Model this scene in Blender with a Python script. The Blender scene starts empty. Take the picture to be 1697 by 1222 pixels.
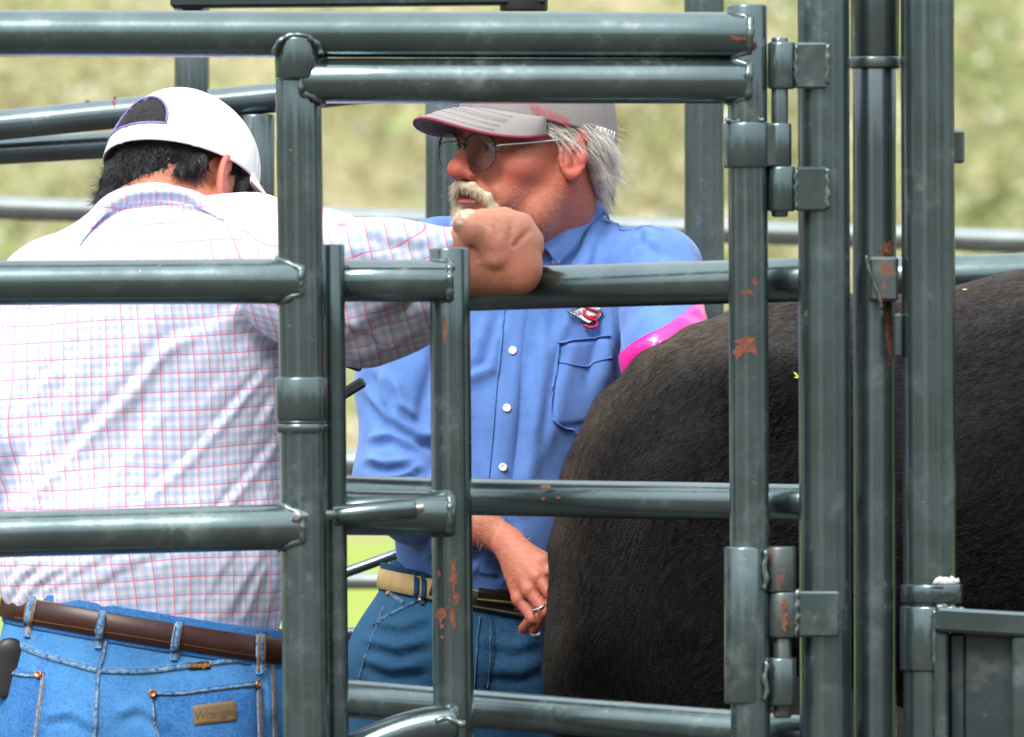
import bpy, math, random
import numpy as np
from mathutils import Vector, Matrix
from mathutils.bvhtree import BVHTree

random.seed(7); RNG = np.random.default_rng(7)
SC = bpy.context.scene
COL = SC.collection

# ------------------------------------------------------------------ camera, world, sun, exposure
CAM = np.array([0.0, -12.0, 1.36]); PXM = 0.0008      # metres per photo pixel on the plane y = 0
cam = bpy.data.cameras.new('camera'); cam_o = bpy.data.objects.new('camera', cam); COL.objects.link(cam_o)
cam_o.location = CAM; cam_o.rotation_euler = (math.radians(90), 0, 0)
cam.sensor_width = 22.3; cam.lens = 22.3 * 12 / (1697 * PXM)
cam.clip_start = 0.1; cam.clip_end = 3000
cam.dof.use_dof = True; cam.dof.focus_distance = 12.95; cam.dof.aperture_fstop = 5.6
SC.camera = cam_o

world = bpy.data.worlds.new('World'); SC.world = world; world.use_nodes = True
wn = world.node_tree.nodes; wl = world.node_tree.links; wn.clear()
SUN_EL, SUN_AZ = math.radians(47), math.radians(208)    # azimuth the light comes from, clockwise from +Y
sky = wn.new('ShaderNodeTexSky'); sky.sky_type = 'NISHITA'; sky.sun_disc = False
sky.sun_elevation = SUN_EL; sky.sun_rotation = SUN_AZ
sky.air_density = 1.0; sky.dust_density = 4.0; sky.ozone_density = 1.0
hs = wn.new('ShaderNodeHueSaturation'); hs.inputs['Saturation'].default_value = 0.22
bg = wn.new('ShaderNodeBackground'); bg.inputs['Strength'].default_value = 0.115
wo = wn.new('ShaderNodeOutputWorld')
# an overcast deck over the clear sky: brightest overhead, a third as bright at the horizon
tc = wn.new('ShaderNodeTexCoord'); sx = wn.new('ShaderNodeSeparateXYZ'); wl.new(tc.outputs['Generated'], sx.inputs[0])
mr = wn.new('ShaderNodeMapRange'); wl.new(sx.outputs[2], mr.inputs[0])
for i_, v_ in zip((1, 2, 3, 4), (0, 1, 3.8, 14.0)): mr.inputs[i_].default_value = v_
cl = wn.new('ShaderNodeTexNoise'); cl.inputs['Scale'].default_value = 2.2; cl.inputs['Detail'].default_value = 4; wl.new(tc.outputs['Generated'], cl.inputs['Vector'])
cm = wn.new('ShaderNodeMapRange'); wl.new(cl.outputs['Fac'], cm.inputs[0])
for i_, v_ in zip((1, 2, 3, 4), (.3, .7, .8, 1.15)): cm.inputs[i_].default_value = v_
mu = wn.new('ShaderNodeMath'); mu.operation = 'MULTIPLY'; wl.new(mr.outputs[0], mu.inputs[0]); wl.new(cm.outputs[0], mu.inputs[1])
ct = wn.new('ShaderNodeMix'); ct.data_type = 'RGBA'; ct.blend_type = 'MULTIPLY'; ct.inputs[0].default_value = 1; ct.inputs[7].default_value = (.95, .985, 1.04, 1); wl.new(mu.outputs[0], ct.inputs[6])
sm = wn.new('ShaderNodeMix'); sm.data_type = 'RGBA'; sm.inputs[0].default_value = .8
wl.new(sky.outputs[0], hs.inputs['Color']); wl.new(hs.outputs[0], sm.inputs[6]); wl.new(ct.outputs[2], sm.inputs[7]); wl.new(sm.outputs[2], bg.inputs[0]); wl.new(bg.outputs[0], wo.inputs[0])
sun = bpy.data.lights.new('sun', 'SUN'); sun.energy = 2.3; sun.angle = math.radians(20); sun.color = (1, .96, .9)
sun_o = bpy.data.objects.new('sun', sun); COL.objects.link(sun_o)
sd = Vector((math.sin(SUN_AZ) * math.cos(SUN_EL), math.cos(SUN_AZ) * math.cos(SUN_EL), math.sin(SUN_EL)))
sun_o.rotation_euler = sd.to_track_quat('Z', 'Y').to_euler(); sun_o.location = (0, 0, 30)
SC.view_settings.view_transform = 'Standard'; SC.view_settings.look = 'None'
SC.view_settings.exposure = 0.88; SC.view_settings.gamma = 1.0
SC.render.engine = 'CYCLES'
SC.cycles.use_denoising = True
SC.cycles.max_bounces = 8; SC.cycles.transparent_max_bounces = 12
SC.cycles.caustics_reflective = False; SC.cycles.caustics_refractive = False

# ------------------------------------------------------------------ helpers
def K(Y): return PXM * (12 + Y) / 12
def W(px, py, Y):
    k = K(Y); return np.array([(px - 848.5) * k, Y, 1.36 - (py - 611) * k])
def to_px(P):
    k = PXM * (12 + P[:, 1]) / 12
    return np.stack([P[:, 0] / k + 848.5, 611 - (P[:, 2] - 1.36) / k], 1)
def nrm(v):
    v = np.asarray(v, float); return v / (np.linalg.norm(v, axis=-1, keepdims=True) + 1e-12)

def vnoise(P, scale, seed=0):
    """value noise in -1..1, vectorised"""
    Q = np.asarray(P, float) * scale + seed * 17.31
    I = np.floor(Q).astype(np.int64); F = Q - I; F = F * F * (3 - 2 * F)
    def h(i, j, k):
        n = (i * 374761393 + j * 668265263 + k * 2147483647 + seed * 974711) & 0x7fffffff
        n = ((n ^ (n >> 13)) * 1274126177) & 0x7fffffff
        n = n ^ (n >> 16)
        return (n & 0xffff) / 32767.5 - 1
    r = 0
    for a in (0, 1):
        for b in (0, 1):
            for c in (0, 1):
                w = (F[:, 0] if a else 1 - F[:, 0]) * (F[:, 1] if b else 1 - F[:, 1]) * (F[:, 2] if c else 1 - F[:, 2])
                r = r + w * h(I[:, 0] + a, I[:, 1] + b, I[:, 2] + c)
    return r

def mesh_from(name, V, F, smooth=True):
    V = np.asarray(V, np.float32)
    me = bpy.data.meshes.new(name)
    if isinstance(F, np.ndarray):
        n = F.shape[1]
        me.vertices.add(len(V)); me.vertices.foreach_set('co', V.ravel())
        me.loops.add(F.size); me.loops.foreach_set('vertex_index', F.astype(np.int32).ravel())
        me.polygons.add(len(F)); me.polygons.foreach_set('loop_start', np.arange(0, F.size, n, dtype=np.int32))
        me.update(calc_edges=True)
    else:
        me.from_pydata([tuple(map(float, v)) for v in V], [], [tuple(map(int, f)) for f in F])
    if smooth: me.polygons.foreach_set('use_smooth', np.ones(len(me.polygons), bool))
    me.update()
    return me

def link(name, me, mat, parent=None):
    o = bpy.data.objects.new(name, me); COL.objects.link(o)
    if mat is not None: me.materials.append(mat)
    if parent is not None:
        o.parent = parent
        if parent.type == 'EMPTY': o.matrix_parent_inverse = parent.matrix_basis.inverted()
    return o
def obj(name, V, F, mat, parent=None, smooth=True):
    return link(name, mesh_from(name, V, F, smooth), mat, parent)
def tag(o, label=None, cat=None, group=None, kind=None):
    if label: o['label'] = label
    if cat: o['category'] = cat
    if group: o['group'] = group
    if kind: o['kind'] = kind
    return o
def thing(name, label, cat, loc, group=None):
    o = bpy.data.objects.new(name, None); COL.objects.link(o)
    o.location = loc; o.empty_display_size = .1
    o.matrix_basis = Matrix.Translation(Vector(loc))
    return tag(o, label, cat, group)

class MB:
    def __init__(s): s.v = []; s.f = []; s.n = 0
    def add(s, V, F):
        V = np.asarray(V, float); s.v.append(V)
        s.f += [tuple(i + s.n for i in f) for f in F]; s.n += len(V); return s
    def build(s, name, mat, parent=None, smooth=True):
        return obj(name, np.concatenate(s.v), s.f, mat, parent, smooth)

def tube_data(pts, r, n=28, caps=True, closed=False):
    pts = np.asarray(pts, float); m = len(pts)
    r = np.broadcast_to(np.asarray(r, float), (m,))
    T = np.gradient(pts, axis=0) if not closed else np.roll(pts, -1, 0) - np.roll(pts, 1, 0)
    T = nrm(T)
    ref = np.array([0, 0, 1.0]) if abs(T[0][2]) < .8 else np.array([0, 1.0, 0])
    V = []; U = nrm(np.cross(T[0], ref))
    for i in range(m):
        U = nrm(U - T[i] * np.dot(U, T[i])); B = np.cross(T[i], U)
        a = np.arange(n) * 2 * math.pi / n
        V.append(pts[i] + r[i] * (np.cos(a)[:, None] * U + np.sin(a)[:, None] * B))
    V = np.concatenate(V); F = []
    for i in range(m if closed else m - 1):
        i2 = (i + 1) % m
        for j in range(n):
            j2 = (j + 1) % n
            F.append((i * n + j, i * n + j2, i2 * n + j2, i2 * n + j))
    if caps and not closed:
        F.append(tuple(range(n))[::-1]); F.append(tuple((m - 1) * n + j for j in range(n)))
    return V, F
def pipe_pts(a, b, r):
    """straight pipe whose ends carry a small rounded rim"""
    a = np.asarray(a, float); b = np.asarray(b, float); d = nrm(b - a); e = min(.003, r * .25)
    L = np.linalg.norm(b - a); k = max(2, int(L / .12))
    P = [a, a + d * e * .3, a + d * e]; R = [r - e, r - e * .3, r]
    for t in np.linspace(0, 1, k + 1)[1:-1]: P.append(a + (b - a) * t); R.append(r)
    P += [b - d * e, b - d * e * .3, b]; R += [r, r - e * .3, r - e]
    return np.array(P), np.array(R)
PIPE_N = [0]
def pipe(name, a, b, r, mat, parent=None, n=64):
    P, R = pipe_pts(a, b, r); V, F = tube_data(P, R, n)
    # rolled pipe is never quite round: faint flats run along its length
    PIPE_N[0] += 1; rg = np.random.default_rng(PIPE_N[0]); th = np.arange(n) * 2 * math.pi / n
    w = sum(rg.normal() * .0012 / (1 + .12 * h) * np.cos(h * th + rg.uniform(0, 6.28)) for h in (3, 4, 5, 7, 9, 11, 14))
    C = np.repeat(P, n, 0); V = C + (V - C) * (1 + np.tile(w, len(P)))[:, None]
    return obj(name, V, F, mat, parent)
def bead(name, pts, r, mat, parent, closed=True):
    pts = np.asarray(pts, float); q = vnoise(pts, 160, 3) * .45 + vnoise(pts, 60, 4) * .25
    V, F = tube_data(pts, r * (1 + q), 8, True, closed)
    V = V + vnoise(V, 220, 5)[:, None] * r * .35
    return obj(name, V, F, mat, parent)
def weld_ring(name, xp, yp, zc, R, yr, r, side, mat, parent, br=.0047):
    """bead where a rail along x meets a vertical post; side -1: the rail comes from the left"""
    t = np.linspace(0, 2 * math.pi, 72, endpoint=False)
    y = yr + r * np.cos(t); z = zc + r * np.sin(t)
    x = xp + side * np.sqrt(np.maximum(R * R - (y - yp) ** 2, 0)); y = yr + (y - yr) * .94; z = zc + (z - zc) * .94
    return bead(name, np.stack([x, y, z], 1), br, mat, parent)
def box_data(c, s, bev=.002, R=None):
    """box with chamfered edges"""
    c = np.asarray(c, float); h = np.asarray(s, float) / 2; b = min(bev, h.min() * .45)
    V = []; 
    for sx in (-1, 1):
        for sy in (-1, 1):
            for sz in (-1, 1):
                g = np.array([sx, sy, sz]) * h
                for ax in range(3):
                    q = g.copy()
                    for k2 in range(3):
                        if k2 != ax: q[k2] -= np.sign(q[k2]) * b
                    V.append(q)
    V = np.array(V)
    import bmesh
    bm = bmesh.new()
    vs = [bm.verts.new(v) for v in V]
    r = bmesh.ops.convex_hull(bm, input=vs)
    bm.verts.index_update()
    Vn = np.array([v.co[:] for v in bm.verts]); Fn = [tuple(v.index for v in f.verts) for f in bm.faces]
    bm.free()
    if R is not None: Vn = Vn @ np.asarray(R).T
    return Vn + c, Fn
def box(name, c, s, mat, parent=None, bev=.002, R=None):
    V, F = box_data(c, s, bev, R); return obj(name, V, F, mat, parent, smooth=False)
def pxbox(name, x0, y0, x1, y1, Y, dep, mat, parent=None, bev=.003):
    a = W(x0, y0, Y); b = W(x1, y1, Y)
    return box(name, ((a[0] + b[0]) / 2, Y, (a[2] + b[2]) / 2), (abs(b[0] - a[0]), dep, abs(a[2] - b[2])), mat, parent, bev)

# ------------------------------------------------------------------ material helpers
def new_mat(name):
    m = bpy.data.materials.new(name); m.use_nodes = True
    nt = m.node_tree; b = nt.nodes['Principled BSDF']
    return m, nt, b
def node(nt, t, **kw):
    n = nt.nodes.new(t)
    for k, v in kw.items():
        if k in n.inputs: n.inputs[k].default_value = v
        else: setattr(n, k, v)
    return n
def math_n(nt, op, a, b=None, clamp=False):
    n = nt.nodes.new('ShaderNodeMath'); n.operation = op; n.use_clamp = clamp
    for i, q in enumerate((a, b)):
        if q is None: continue
        if isinstance(q, (int, float)): n.inputs[i].default_value = q
        else: nt.links.new(q, n.inputs[i])
    return n.outputs[0]
def mix_c(nt, f, a, b):
    n = nt.nodes.new('ShaderNodeMix'); n.data_type = 'RGBA'
    for s, q in ((n.inputs[0], f), (n.inputs[6], a), (n.inputs[7], b)):
        if isinstance(q, (int, float)): s.default_value = q
        elif isinstance(q, tuple): s.default_value = (*q, 1) if len(q) == 3 else q
        else: nt.links.new(q, s)
    return n.outputs[2]
def noise_n(nt, scale, detail=3, rough=.55, vec=None):
    n = node(nt, 'ShaderNodeTexNoise'); n.inputs['Scale'].default_value = scale
    n.inputs['Detail'].default_value = detail; n.inputs['Roughness'].default_value = rough
    if vec is not None: nt.links.new(vec, n.inputs['Vector'])
    return n.outputs['Fac']
def ramp(nt, f, lo, hi, a=0., b=1.):
    n = nt.nodes.new('ShaderNodeMapRange'); nt.links.new(f, n.inputs[0])
    for i, v in zip((1, 2, 3, 4), (lo, hi, a, b)): n.inputs[i].default_value = v
    return n.outputs[0]
def geo_pos(nt): return nt.nodes.new('ShaderNodeNewGeometry').outputs['Position']
def bump_n(nt, b, h, strength=.3, dist=.002):
    n = nt.nodes.new('ShaderNodeBump'); n.inputs['Strength'].default_value = strength; n.inputs['Distance'].default_value = dist
    nt.links.new(h, n.inputs['Height']); nt.links.new(n.outputs[0], b.inputs['Normal'])

def paint_mat(name, col, metallic=.62, rough=.27, rust=.0, dust=.25):
    m, nt, b = new_mat(name); p = geo_pos(nt)
    n1 = noise_n(nt, 9, 4, .6, p); n2 = noise_n(nt, 140, 3, .6, p); n3 = noise_n(nt, 38, 5, .65, p)
    c = mix_c(nt, ramp(nt, n1, .35, .7), tuple(x * .86 for x in col), tuple(min(1, x * 1.12) for x in col))
    dm = math_n(nt, 'MULTIPLY', ramp(nt, n1, .5, .75), ramp(nt, n3, .45, .7))
    c = mix_c(nt, math_n(nt, 'MULTIPLY', dm, dust), c, (.30, .29, .24))
    # dried flecks of mud
    fk = math_n(nt, 'MULTIPLY', ramp(nt, noise_n(nt, 85, 3, .7, p), .66, .70), ramp(nt, noise_n(nt, 4.5, 2, .5, p), .5, .62))
    c = mix_c(nt, math_n(nt, 'MULTIPLY', fk, .7), c, (.23, .20, .14))
    # sparse chips of rust
    rm = ramp(nt, n3, .70 - rust, .735 - rust)
    c = mix_c(nt, rm, c, (.14, .05, .028))
    nt.links.new(c, b.inputs['Base Color'])
    mt = math_n(nt, 'MULTIPLY', math_n(nt, 'SUBTRACT', 1, math_n(nt, 'MAXIMUM', rm, math_n(nt, 'MULTIPLY', dm, dust))), metallic)
    nt.links.new(mt, b.inputs['Metallic'])
    r = math_n(nt, 'ADD', math_n(nt, 'MULTIPLY', n2, .10), rough - .05 + 0.0)
    r = math_n(nt, 'ADD', r, math_n(nt, 'MULTIPLY', math_n(nt, 'MAXIMUM', math_n(nt, 'MAXIMUM', rm, fk), dm), .3))
    r = math_n(nt, 'ADD', r, ramp(nt, noise_n(nt, 6, 4, .7, p), .35, .7, -.04, .10))
    nt.links.new(r, b.inputs['Roughness'])
    bump_n(nt, b, math_n(nt, 'ADD', math_n(nt, 'MULTIPLY', n1, .5), math_n(nt, 'MULTIPLY', n2, .25)), .12, .003)
    return m
def simple_mat(name, col, rough=.6, metallic=0., var=.12, scale=60, bump=.0, sheen=0.):
    m, nt, b = new_mat(name); p = geo_pos(nt); n1 = noise_n(nt, scale, 4, .6, p)
    c = mix_c(nt, ramp(nt, n1, .3, .7), tuple(x * (1 - var) for x in col), tuple(min(1, x * (1 + var)) for x in col))
    nt.links.new(c, b.inputs['Base Color']); b.inputs['Roughness'].default_value = rough
    b.inputs['Metallic'].default_value = metallic
    if sheen: b.inputs['Sheen Weight'].default_value = sheen
    if bump: bump_n(nt, b, n1, bump, .002)
    return m

PAINT = paint_mat('grey_green_paint', (.138, .190, .195), metallic=.88, rough=.19, dust=.4)
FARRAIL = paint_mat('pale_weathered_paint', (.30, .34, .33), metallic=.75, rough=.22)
PAINT_FAR = paint_mat('grey_green_paint_weathered', (.145, .19, .20), metallic=.82, rough=.2)
WELD = paint_mat('painted_weld', (.135, .175, .173), metallic=.7, rough=.28, rust=.02)
RUSTY = paint_mat('rusty_paint', (.115, .145, .14), metallic=.75, rough=.3, rust=.115)
SHEET = paint_mat('dark_sheet_paint', (.032, .047, .05), metallic=.45, rough=.4)
BLACKPAINT = paint_mat('black_paint', (.03, .033, .033), metallic=.2, rough=.4)
STEEL = simple_mat('bare_steel', (.5, .5, .48), .35, .9)
def rust_material():
    m, nt, b = new_mat('rust'); p = geo_pos(nt); n = noise_n(nt, 180, 4, .7, p)
    c = mix_c(nt, ramp(nt, n, .35, .65), (.095, .030, .018), (.21, .075, .04)); nt.links.new(c, b.inputs['Base Color'])
    b.inputs['Roughness'].default_value = .9; bump_n(nt, b, n, .5, .002); return m
RUST = rust_material()
# ------------------------------------------------------------------ the setting: ground, hill, brush
def ground_mat():
    m, nt, b = new_mat('pasture'); p = geo_pos(nt)
    n1 = noise_n(nt, .35, 4, .6, p); n2 = noise_n(nt, 2.2, 5, .7, p); n3 = noise_n(nt, 30, 3, .7, p)
    sep = nt.nodes.new('ShaderNodeSeparateXYZ'); nt.links.new(p, sep.inputs[0])
    lawn = mix_c(nt, ramp(nt, n2, .3, .7), (.17, .25, .025), (.30, .36, .05))
    tan = mix_c(nt, ramp(nt, n2, .35, .65), (.24, .22, .10), (.34, .29, .16))
    tan = mix_c(nt, ramp(nt, n1, .5, .62), tan, (.20, .24, .07))
    dirt = mix_c(nt, ramp(nt, n3, .3, .7), (.045, .037, .030), (.085, .070, .055))
    f1 = ramp(nt, math_n(nt, 'ADD', sep.outputs[1], math_n(nt, 'MULTIPLY', n1, 8)), 62, 66)
    f0 = ramp(nt, math_n(nt, 'ADD', sep.outputs[1], math_n(nt, 'MULTIPLY', n1, 4)), 12, 15)
    c = mix_c(nt, f1, lawn, tan); c = mix_c(nt, f0, dirt, c)
    added_rise = math_n(nt, 'MAXIMUM', ramp(nt, sep.outputs[1], -30, -26, 1, 0), ramp(nt, math_n(nt, 'ABSOLUTE', sep.outputs[0]), 46, 52))
    c = mix_c(nt, added_rise, c, mix_c(nt, ramp(nt, n2, .3, .7), (.035, .042, .02), (.10, .09, .05)))  # dark woodland colour of the added, unseen rise that the pipes reflect
    nt.links.new(c, b.inputs['Base Color']); b.inputs['Roughness'].default_value = .95
    bump_n(nt, b, n3, .6, .02); return m
GROUND = ground_mat()
def terrain():
    xs = np.concatenate([np.linspace(-900, -60, 22), np.linspace(-50, 50, 51), np.linspace(60, 900, 22)])
    ys = np.concatenate([np.linspace(-300, -110, 9), np.linspace(-105, -18, 45), np.linspace(-15, 160, 71), np.linspace(170, 900, 60)])
    X, Y = np.meshgrid(xs, ys, indexing='ij'); P = np.stack([X.ravel(), Y.ravel(), np.zeros(X.size)], 1)
    h = np.clip((P[:, 1] - 95) / 400, 0, 1) ** 1.15 * 62
    P[:, 2] = h + (vnoise(P, .03, 1) * 1.2 + vnoise(P, .11, 2) * .35) * np.clip((P[:, 1] - 60) / 60, 0, 1)
    # unseen rise behind and beside the camera, added to darken the pipes' reflections
    e = np.maximum(np.clip((-28 - P[:, 1]) / 45, 0, 1), np.clip((np.abs(P[:, 0]) - 48) / 60, 0, 1) * np.clip((150 - P[:, 1]) / 60, 0, 1))
    az = np.arctan2(P[:, 0], -(P[:, 1] + 5)); e = e * np.where(np.abs(az) < 2.2, np.clip(.45 + 1.3 * np.sin(6.3 * az + .7) + 1.1 * np.sin(11.7 * az + 2), 0, 1), 1)  # gaps cut into the added rise so the posts reflect light and dark bands
    P[:, 2] += e ** .8 * (13 + 4 * vnoise(P * [1, 1, 0], .06, 8) + 2.5 * vnoise(P * [1, 1, 0], .21, 9))
    n, m2 = len(xs), len(ys)
    i, j = np.meshgrid(np.arange(n - 1), np.arange(m2 - 1), indexing='ij')
    a = (i * m2 + j).ravel(); F = np.stack([a, a + m2, a + m2 + 1, a + 1], 1)
    return tag(obj('ground', P, F, GROUND), kind='structure')
terrain()

def brush_mat():
    m, nt, b = new_mat('winter_brush')
    at = node(nt, 'ShaderNodeAttribute', attribute_name='tint')
    nt.links.new(at.outputs['Color'], b.inputs['Base Color']); b.inputs['Roughness'].default_value = .7
    b.inputs['Specular IOR Level'].default_value = .3
    return m
def brush():
    n = 52000
    # clumps on the rise behind the lot
    nc = 260
    cx = RNG.uniform(-26, 26, nc); cy = RNG.uniform(78, 150, nc); cr = RNG.uniform(.7, 2.6, nc); ch = RNG.uniform(1.0, 5.5, nc)
    pal = np.array([(.24, .28, .11), (.29, .30, .14), (.33, .31, .17), (.26, .32, .12), (.38, .37, .24), (.29, .26, .13), (.21, .27, .10)])
    tint = pal[RNG.integers(0, len(pal), nc)]
    k = RNG.integers(0, nc, n)
    d = RNG.normal(size=(n, 3)); d = nrm(d) * RNG.uniform(.3, 1, n)[:, None] ** .5
    g0 = np.clip((cy - 95) / 400, 0, 1) ** 1.15 * 62
    C = np.stack([cx[k] + d[:, 0] * cr[k], cy[k] + d[:, 1] * cr[k], g0[k] + ch[k] * (.5 + .5 * d[:, 2])], 1)
    s = RNG.uniform(.05, .17, n); u = nrm(RNG.normal(size=(n, 3))); v = nrm(np.cross(u, RNG.normal(size=(n, 3))))
    V = np.stack([C - u * s[:, None], C + v * s[:, None] * .6, C + u * s[:, None], C - v * s[:, None] * .6], 1).reshape(-1, 3)
    F = np.arange(4 * n).reshape(-1, 4)
    me = mesh_from('brush', V, F, False)
    col = tint[k] * RNG.uniform(.8, 1.22, (n, 1)); pale = RNG.random(n) < .05; col[pale] = (.62, .62, .56)
    at = me.attributes.new('tint', 'FLOAT_COLOR', 'POINT')
    at.data.foreach_set('color', np.repeat(np.c_[np.clip(col, 0, .8), np.ones(n)], 4, 0).astype(np.float32).ravel())
    o = link('brush', me, brush_mat()); tag(o, 'blurred tan and olive brush on the rise far behind the pens', 'brush', kind='stuff')
    # thin stems, in the same mass
    return o
brush()

# ------------------------------------------------------------------ pipework
def rail(name, p0, p1, rpx, mat, parent, Y0, Y1=None, n=32):
    Y1 = Y0 if Y1 is None else Y1
    return pipe(name, W(*p0, Y0), W(*p1, Y1), rpx * K((Y0 + Y1) / 2), mat, parent, n)
def post(name, px, ytop, rpx, mat, parent, Y, px_bot=None, ybot=None):
    a = W(px, ytop, Y); b = W(px if px_bot is None else px_bot, 1222, Y)
    if ybot is None:
        t = (a[2]) / (a[2] - b[2]); b = a + (b - a) * t; b[2] = 0
    else: b = W(px_bot or px, ybot, Y)
    return pipe(name, b, a, rpx * K(Y), mat, parent)
def ring(name, px, y0, y1, rpx, mat, parent, Y):
    return pipe(name, W(px, y1, Y), W(px, y0, Y), rpx * K(Y), mat, parent)
def rust_patch(px, py, w, h, cx, rpx, Y, parent, seed=0, mat=None, horizontal=False, off=.0006):
    """ragged flake of rust lying on the front of a pipe (vertical at px=cx, or horizontal at py=cx)"""
    rg = np.random.default_rng(seed); N = 18; a = np.arange(N) * 2 * math.pi / N
    rr = 1 + rg.uniform(-.42, .3, N)
    pts = [(px, py)]
    for f in (.5, 1):
        for i in range(N):
            q = rr[i] if f == 1 else .9
            pts.append((px + math.cos(a[i]) * w / 2 * f * q, py + math.sin(a[i]) * h / 2 * f * q))
    V = []
    for x, y in pts:
        d = np.clip(((y if horizontal else x) - cx) / rpx, -.98, .98)
        w3 = W(x, y, Y); w3[1] = Y - rpx * K(Y) * math.sqrt(1 - d * d) - off; V.append(w3)
    F = [(0, 1 + (i + 1) % N, 1 + i) for i in range(N)] + [(1 + i, 1 + (i + 1) % N, 1 + N + (i + 1) % N, 1 + N + i) for i in range(N)]
    o_ = obj('rust_patch', V, F, mat or RUST, parent)
    if w > 8 and h > 8 and mat is None and off < .00065:                     # specks that spread from a larger flake
        for q_ in range(5): rust_patch(px + rg.normal() * w * .55, py + rg.normal() * h * .6, rg.uniform(2, 4.5), rg.uniform(2, 6), cx, rpx, Y, parent, seed * 31 + q_, None, horizontal, .0007)
    return o_

# --- near panel
pan = thing('cattle_panel', 'nearest grey pipe panel with rails across the plaid-shirted man', 'fence panel', (W(497, 0, 0)[0], 0, 0))
XA, XC = W(497, 0, 0)[0], W(1238, 0, 0)[0]; RA, RC = 39 * PXM, 33 * PXM
post('post', 494, 64, 38, PAINT, pan, 0, 507)
post('post', 1238, 8, 33, PAINT, pan, 0, 1244)
def nrail(p0, p1, r, dy=-.006, wl=None, wr=None):
    rail('rail', p0, p1, r, PAINT, pan, dy)
    if wl: weld_ring('weld', W(wl, 0, 0)[0], 0, W(*p0, dy)[2], RA, dy, r * PXM, 1, WELD, pan)
    if wr: weld_ring('weld', W(wr[0], 0, 0)[0], 0, W(*p1, dy)[2], wr[1], dy, r * PXM, -1, WELD, pan)
nrail((-260, 55), (1242, 59), 38.5, -.008, None, (1242, RC))
nrail((497, 134), (1240, 135), 37.5, -.008, 500, (1240, RC))
nrail((-260, 471), (501, 466), 37.5, -.008, None, (500, RA))
nrail((-260, 893), (503, 873), 38, -.008, None, (502, RA))
nrail((-260, 1330), (503, 1310), 38, -.008)
nrail((507, 1600), (1240, 1600), 38, -.008)
# coped top of the left post and its bead
t = np.linspace(0, math.pi, 40)
zc = W(494, 57, 0)[2]; xa = W(494, 0, 0)[0]
bead('weld', np.stack([xa + RA * np.cos(t), -.008 - 38.5 * PXM * np.sqrt(np.clip(1 - (np.cos(t) * .55 - .0) ** 2, 0, 1)) * 1.0 - .001 + 0 * t, zc - .028 + .026 * np.sin(t)], 1), .004, WELD, pan, False)
pipe('post_end', (xa, -.012, zc - .06), (xa, -.012, zc - .004), RA * .98, PAINT, pan)
# hinge sleeve on the left post
ring('sleeve', 499, 625, 697, 43, PAINT, pan, 0); ring('sleeve', 499, 702, 718, 43, PAINT, pan, 0)
ring('rust_line', 499, 696.5, 702.5, 41, RUSTY, pan, 0)
# upper hinge of the right post
ring('sleeve', 1237, 203, 279, 39.5, PAINT, pan, 0)
pipe('hinge_tube', W(1291, 277, .0), W(1291, 204, .0), 21 * PXM, PAINT, pan)
pxbox('hinge_web', 1262, 206, 1290, 276, -.012, .008, PAINT, pan)
bead('weld', [W(1203 + i * 3.0, 202 - 3 * math.sin(i * .9) - (5 if i > 10 else 0), -.02) for i in range(22)], .0035, WELD, pan, False)
# lower hinge
ring('sleeve', 1236, 906, 1166, 36, PAINT, pan, 0)
pipe('hinge_tube', W(1293, 982, 0), W(1293, 906, 0), 26 * PXM, RUSTY, pan)
pipe('hinge_tube', W(1295, 1170, 0), W(1295, 1090, 0), 25 * PXM, PAINT, pan)
bead('weld', [W(1268 + 2 * math.sin(i), 912 + i * 6, -.022) for i in range(12)], .0035, WELD, pan, False)
bead('weld', [W(1269 + 2 * math.sin(i), 1096 + i * 6, -.022) for i in range(12)], .0035, WELD, pan, False)
for a in ((1240, 572, 46, 30, 1), (1222, 585, 16, 22, 2), (1238, 486, 26, 8, 3), (1250, 468, 8, 14, 4), (1264, 560, 7, 16, 5), (1254, 404, 6, 5, 6), (1262, 880, 10, 34, 7), (1256, 893, 16, 20, 8), (1250, 78, 8, 12, 9)):
    rust_patch(a[0], a[1], a[2], a[3], 1239, 33.4, 0, pan, a[4])
for a in ((1225, 66, 28, 7, 11), (1213, 62, 10, 6, 12), (500, 68, 10, 6, 13)):
    rust_patch(*a[:4], 59, 39, -.008, pan, a[4], horizontal=True)
# --- latch gate: the short frame right of the left post
lg = thing('latch_gate', 'short grey pipe latch frame with a low post beside the man\'s elbow', 'gate', (W(745, 0, .12)[0], .12, 0))
post('post', 549, 405, 22, PAINT, lg, .075, 556)
post('post', 745, 411, 33.5, PAINT, lg, .12, 752)
rail('rail', (549, 466), (752, 466), 35, PAINT, lg, .10)
rail('rail', (552, 850), (755, 852), 37, PAINT, lg, .10)
for (y, r) in ((466, 35), (852, 37)):
    weld_ring('weld', W(746, 0, .12)[0], .12, W(746, y, .10)[2], 33.5 * K(.12), .10, r * K(.1), -1, WELD, lg)
P = [W(560 + 200 * s, 1262 - 62 * math.sin(s * math.pi / 2), .08) for s in np.linspace(0, 1, 14)]
V, F = tube_data(P, 33 * K(.08), 28); obj('brace', V, F, PAINT, lg)
bead('weld', [W(722 + 5 * i, 1196 - 5 * math.sin(i * .5), .09 - .035) for i in range(11)], .004, WELD, lg, False)
pipe('latch_sleeve', W(553, 855, .045), W(690, 842, .045), 17 * K(.045), PAINT, lg)
pipe('slide_bolt', W(490, 856, -.045), W(560, 853, .045), 8 * K(0), STEEL, lg)
pipe('slide_bolt', W(684, 843, .045), W(703, 841, .045), 7 * K(0), STEEL, lg)
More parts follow.
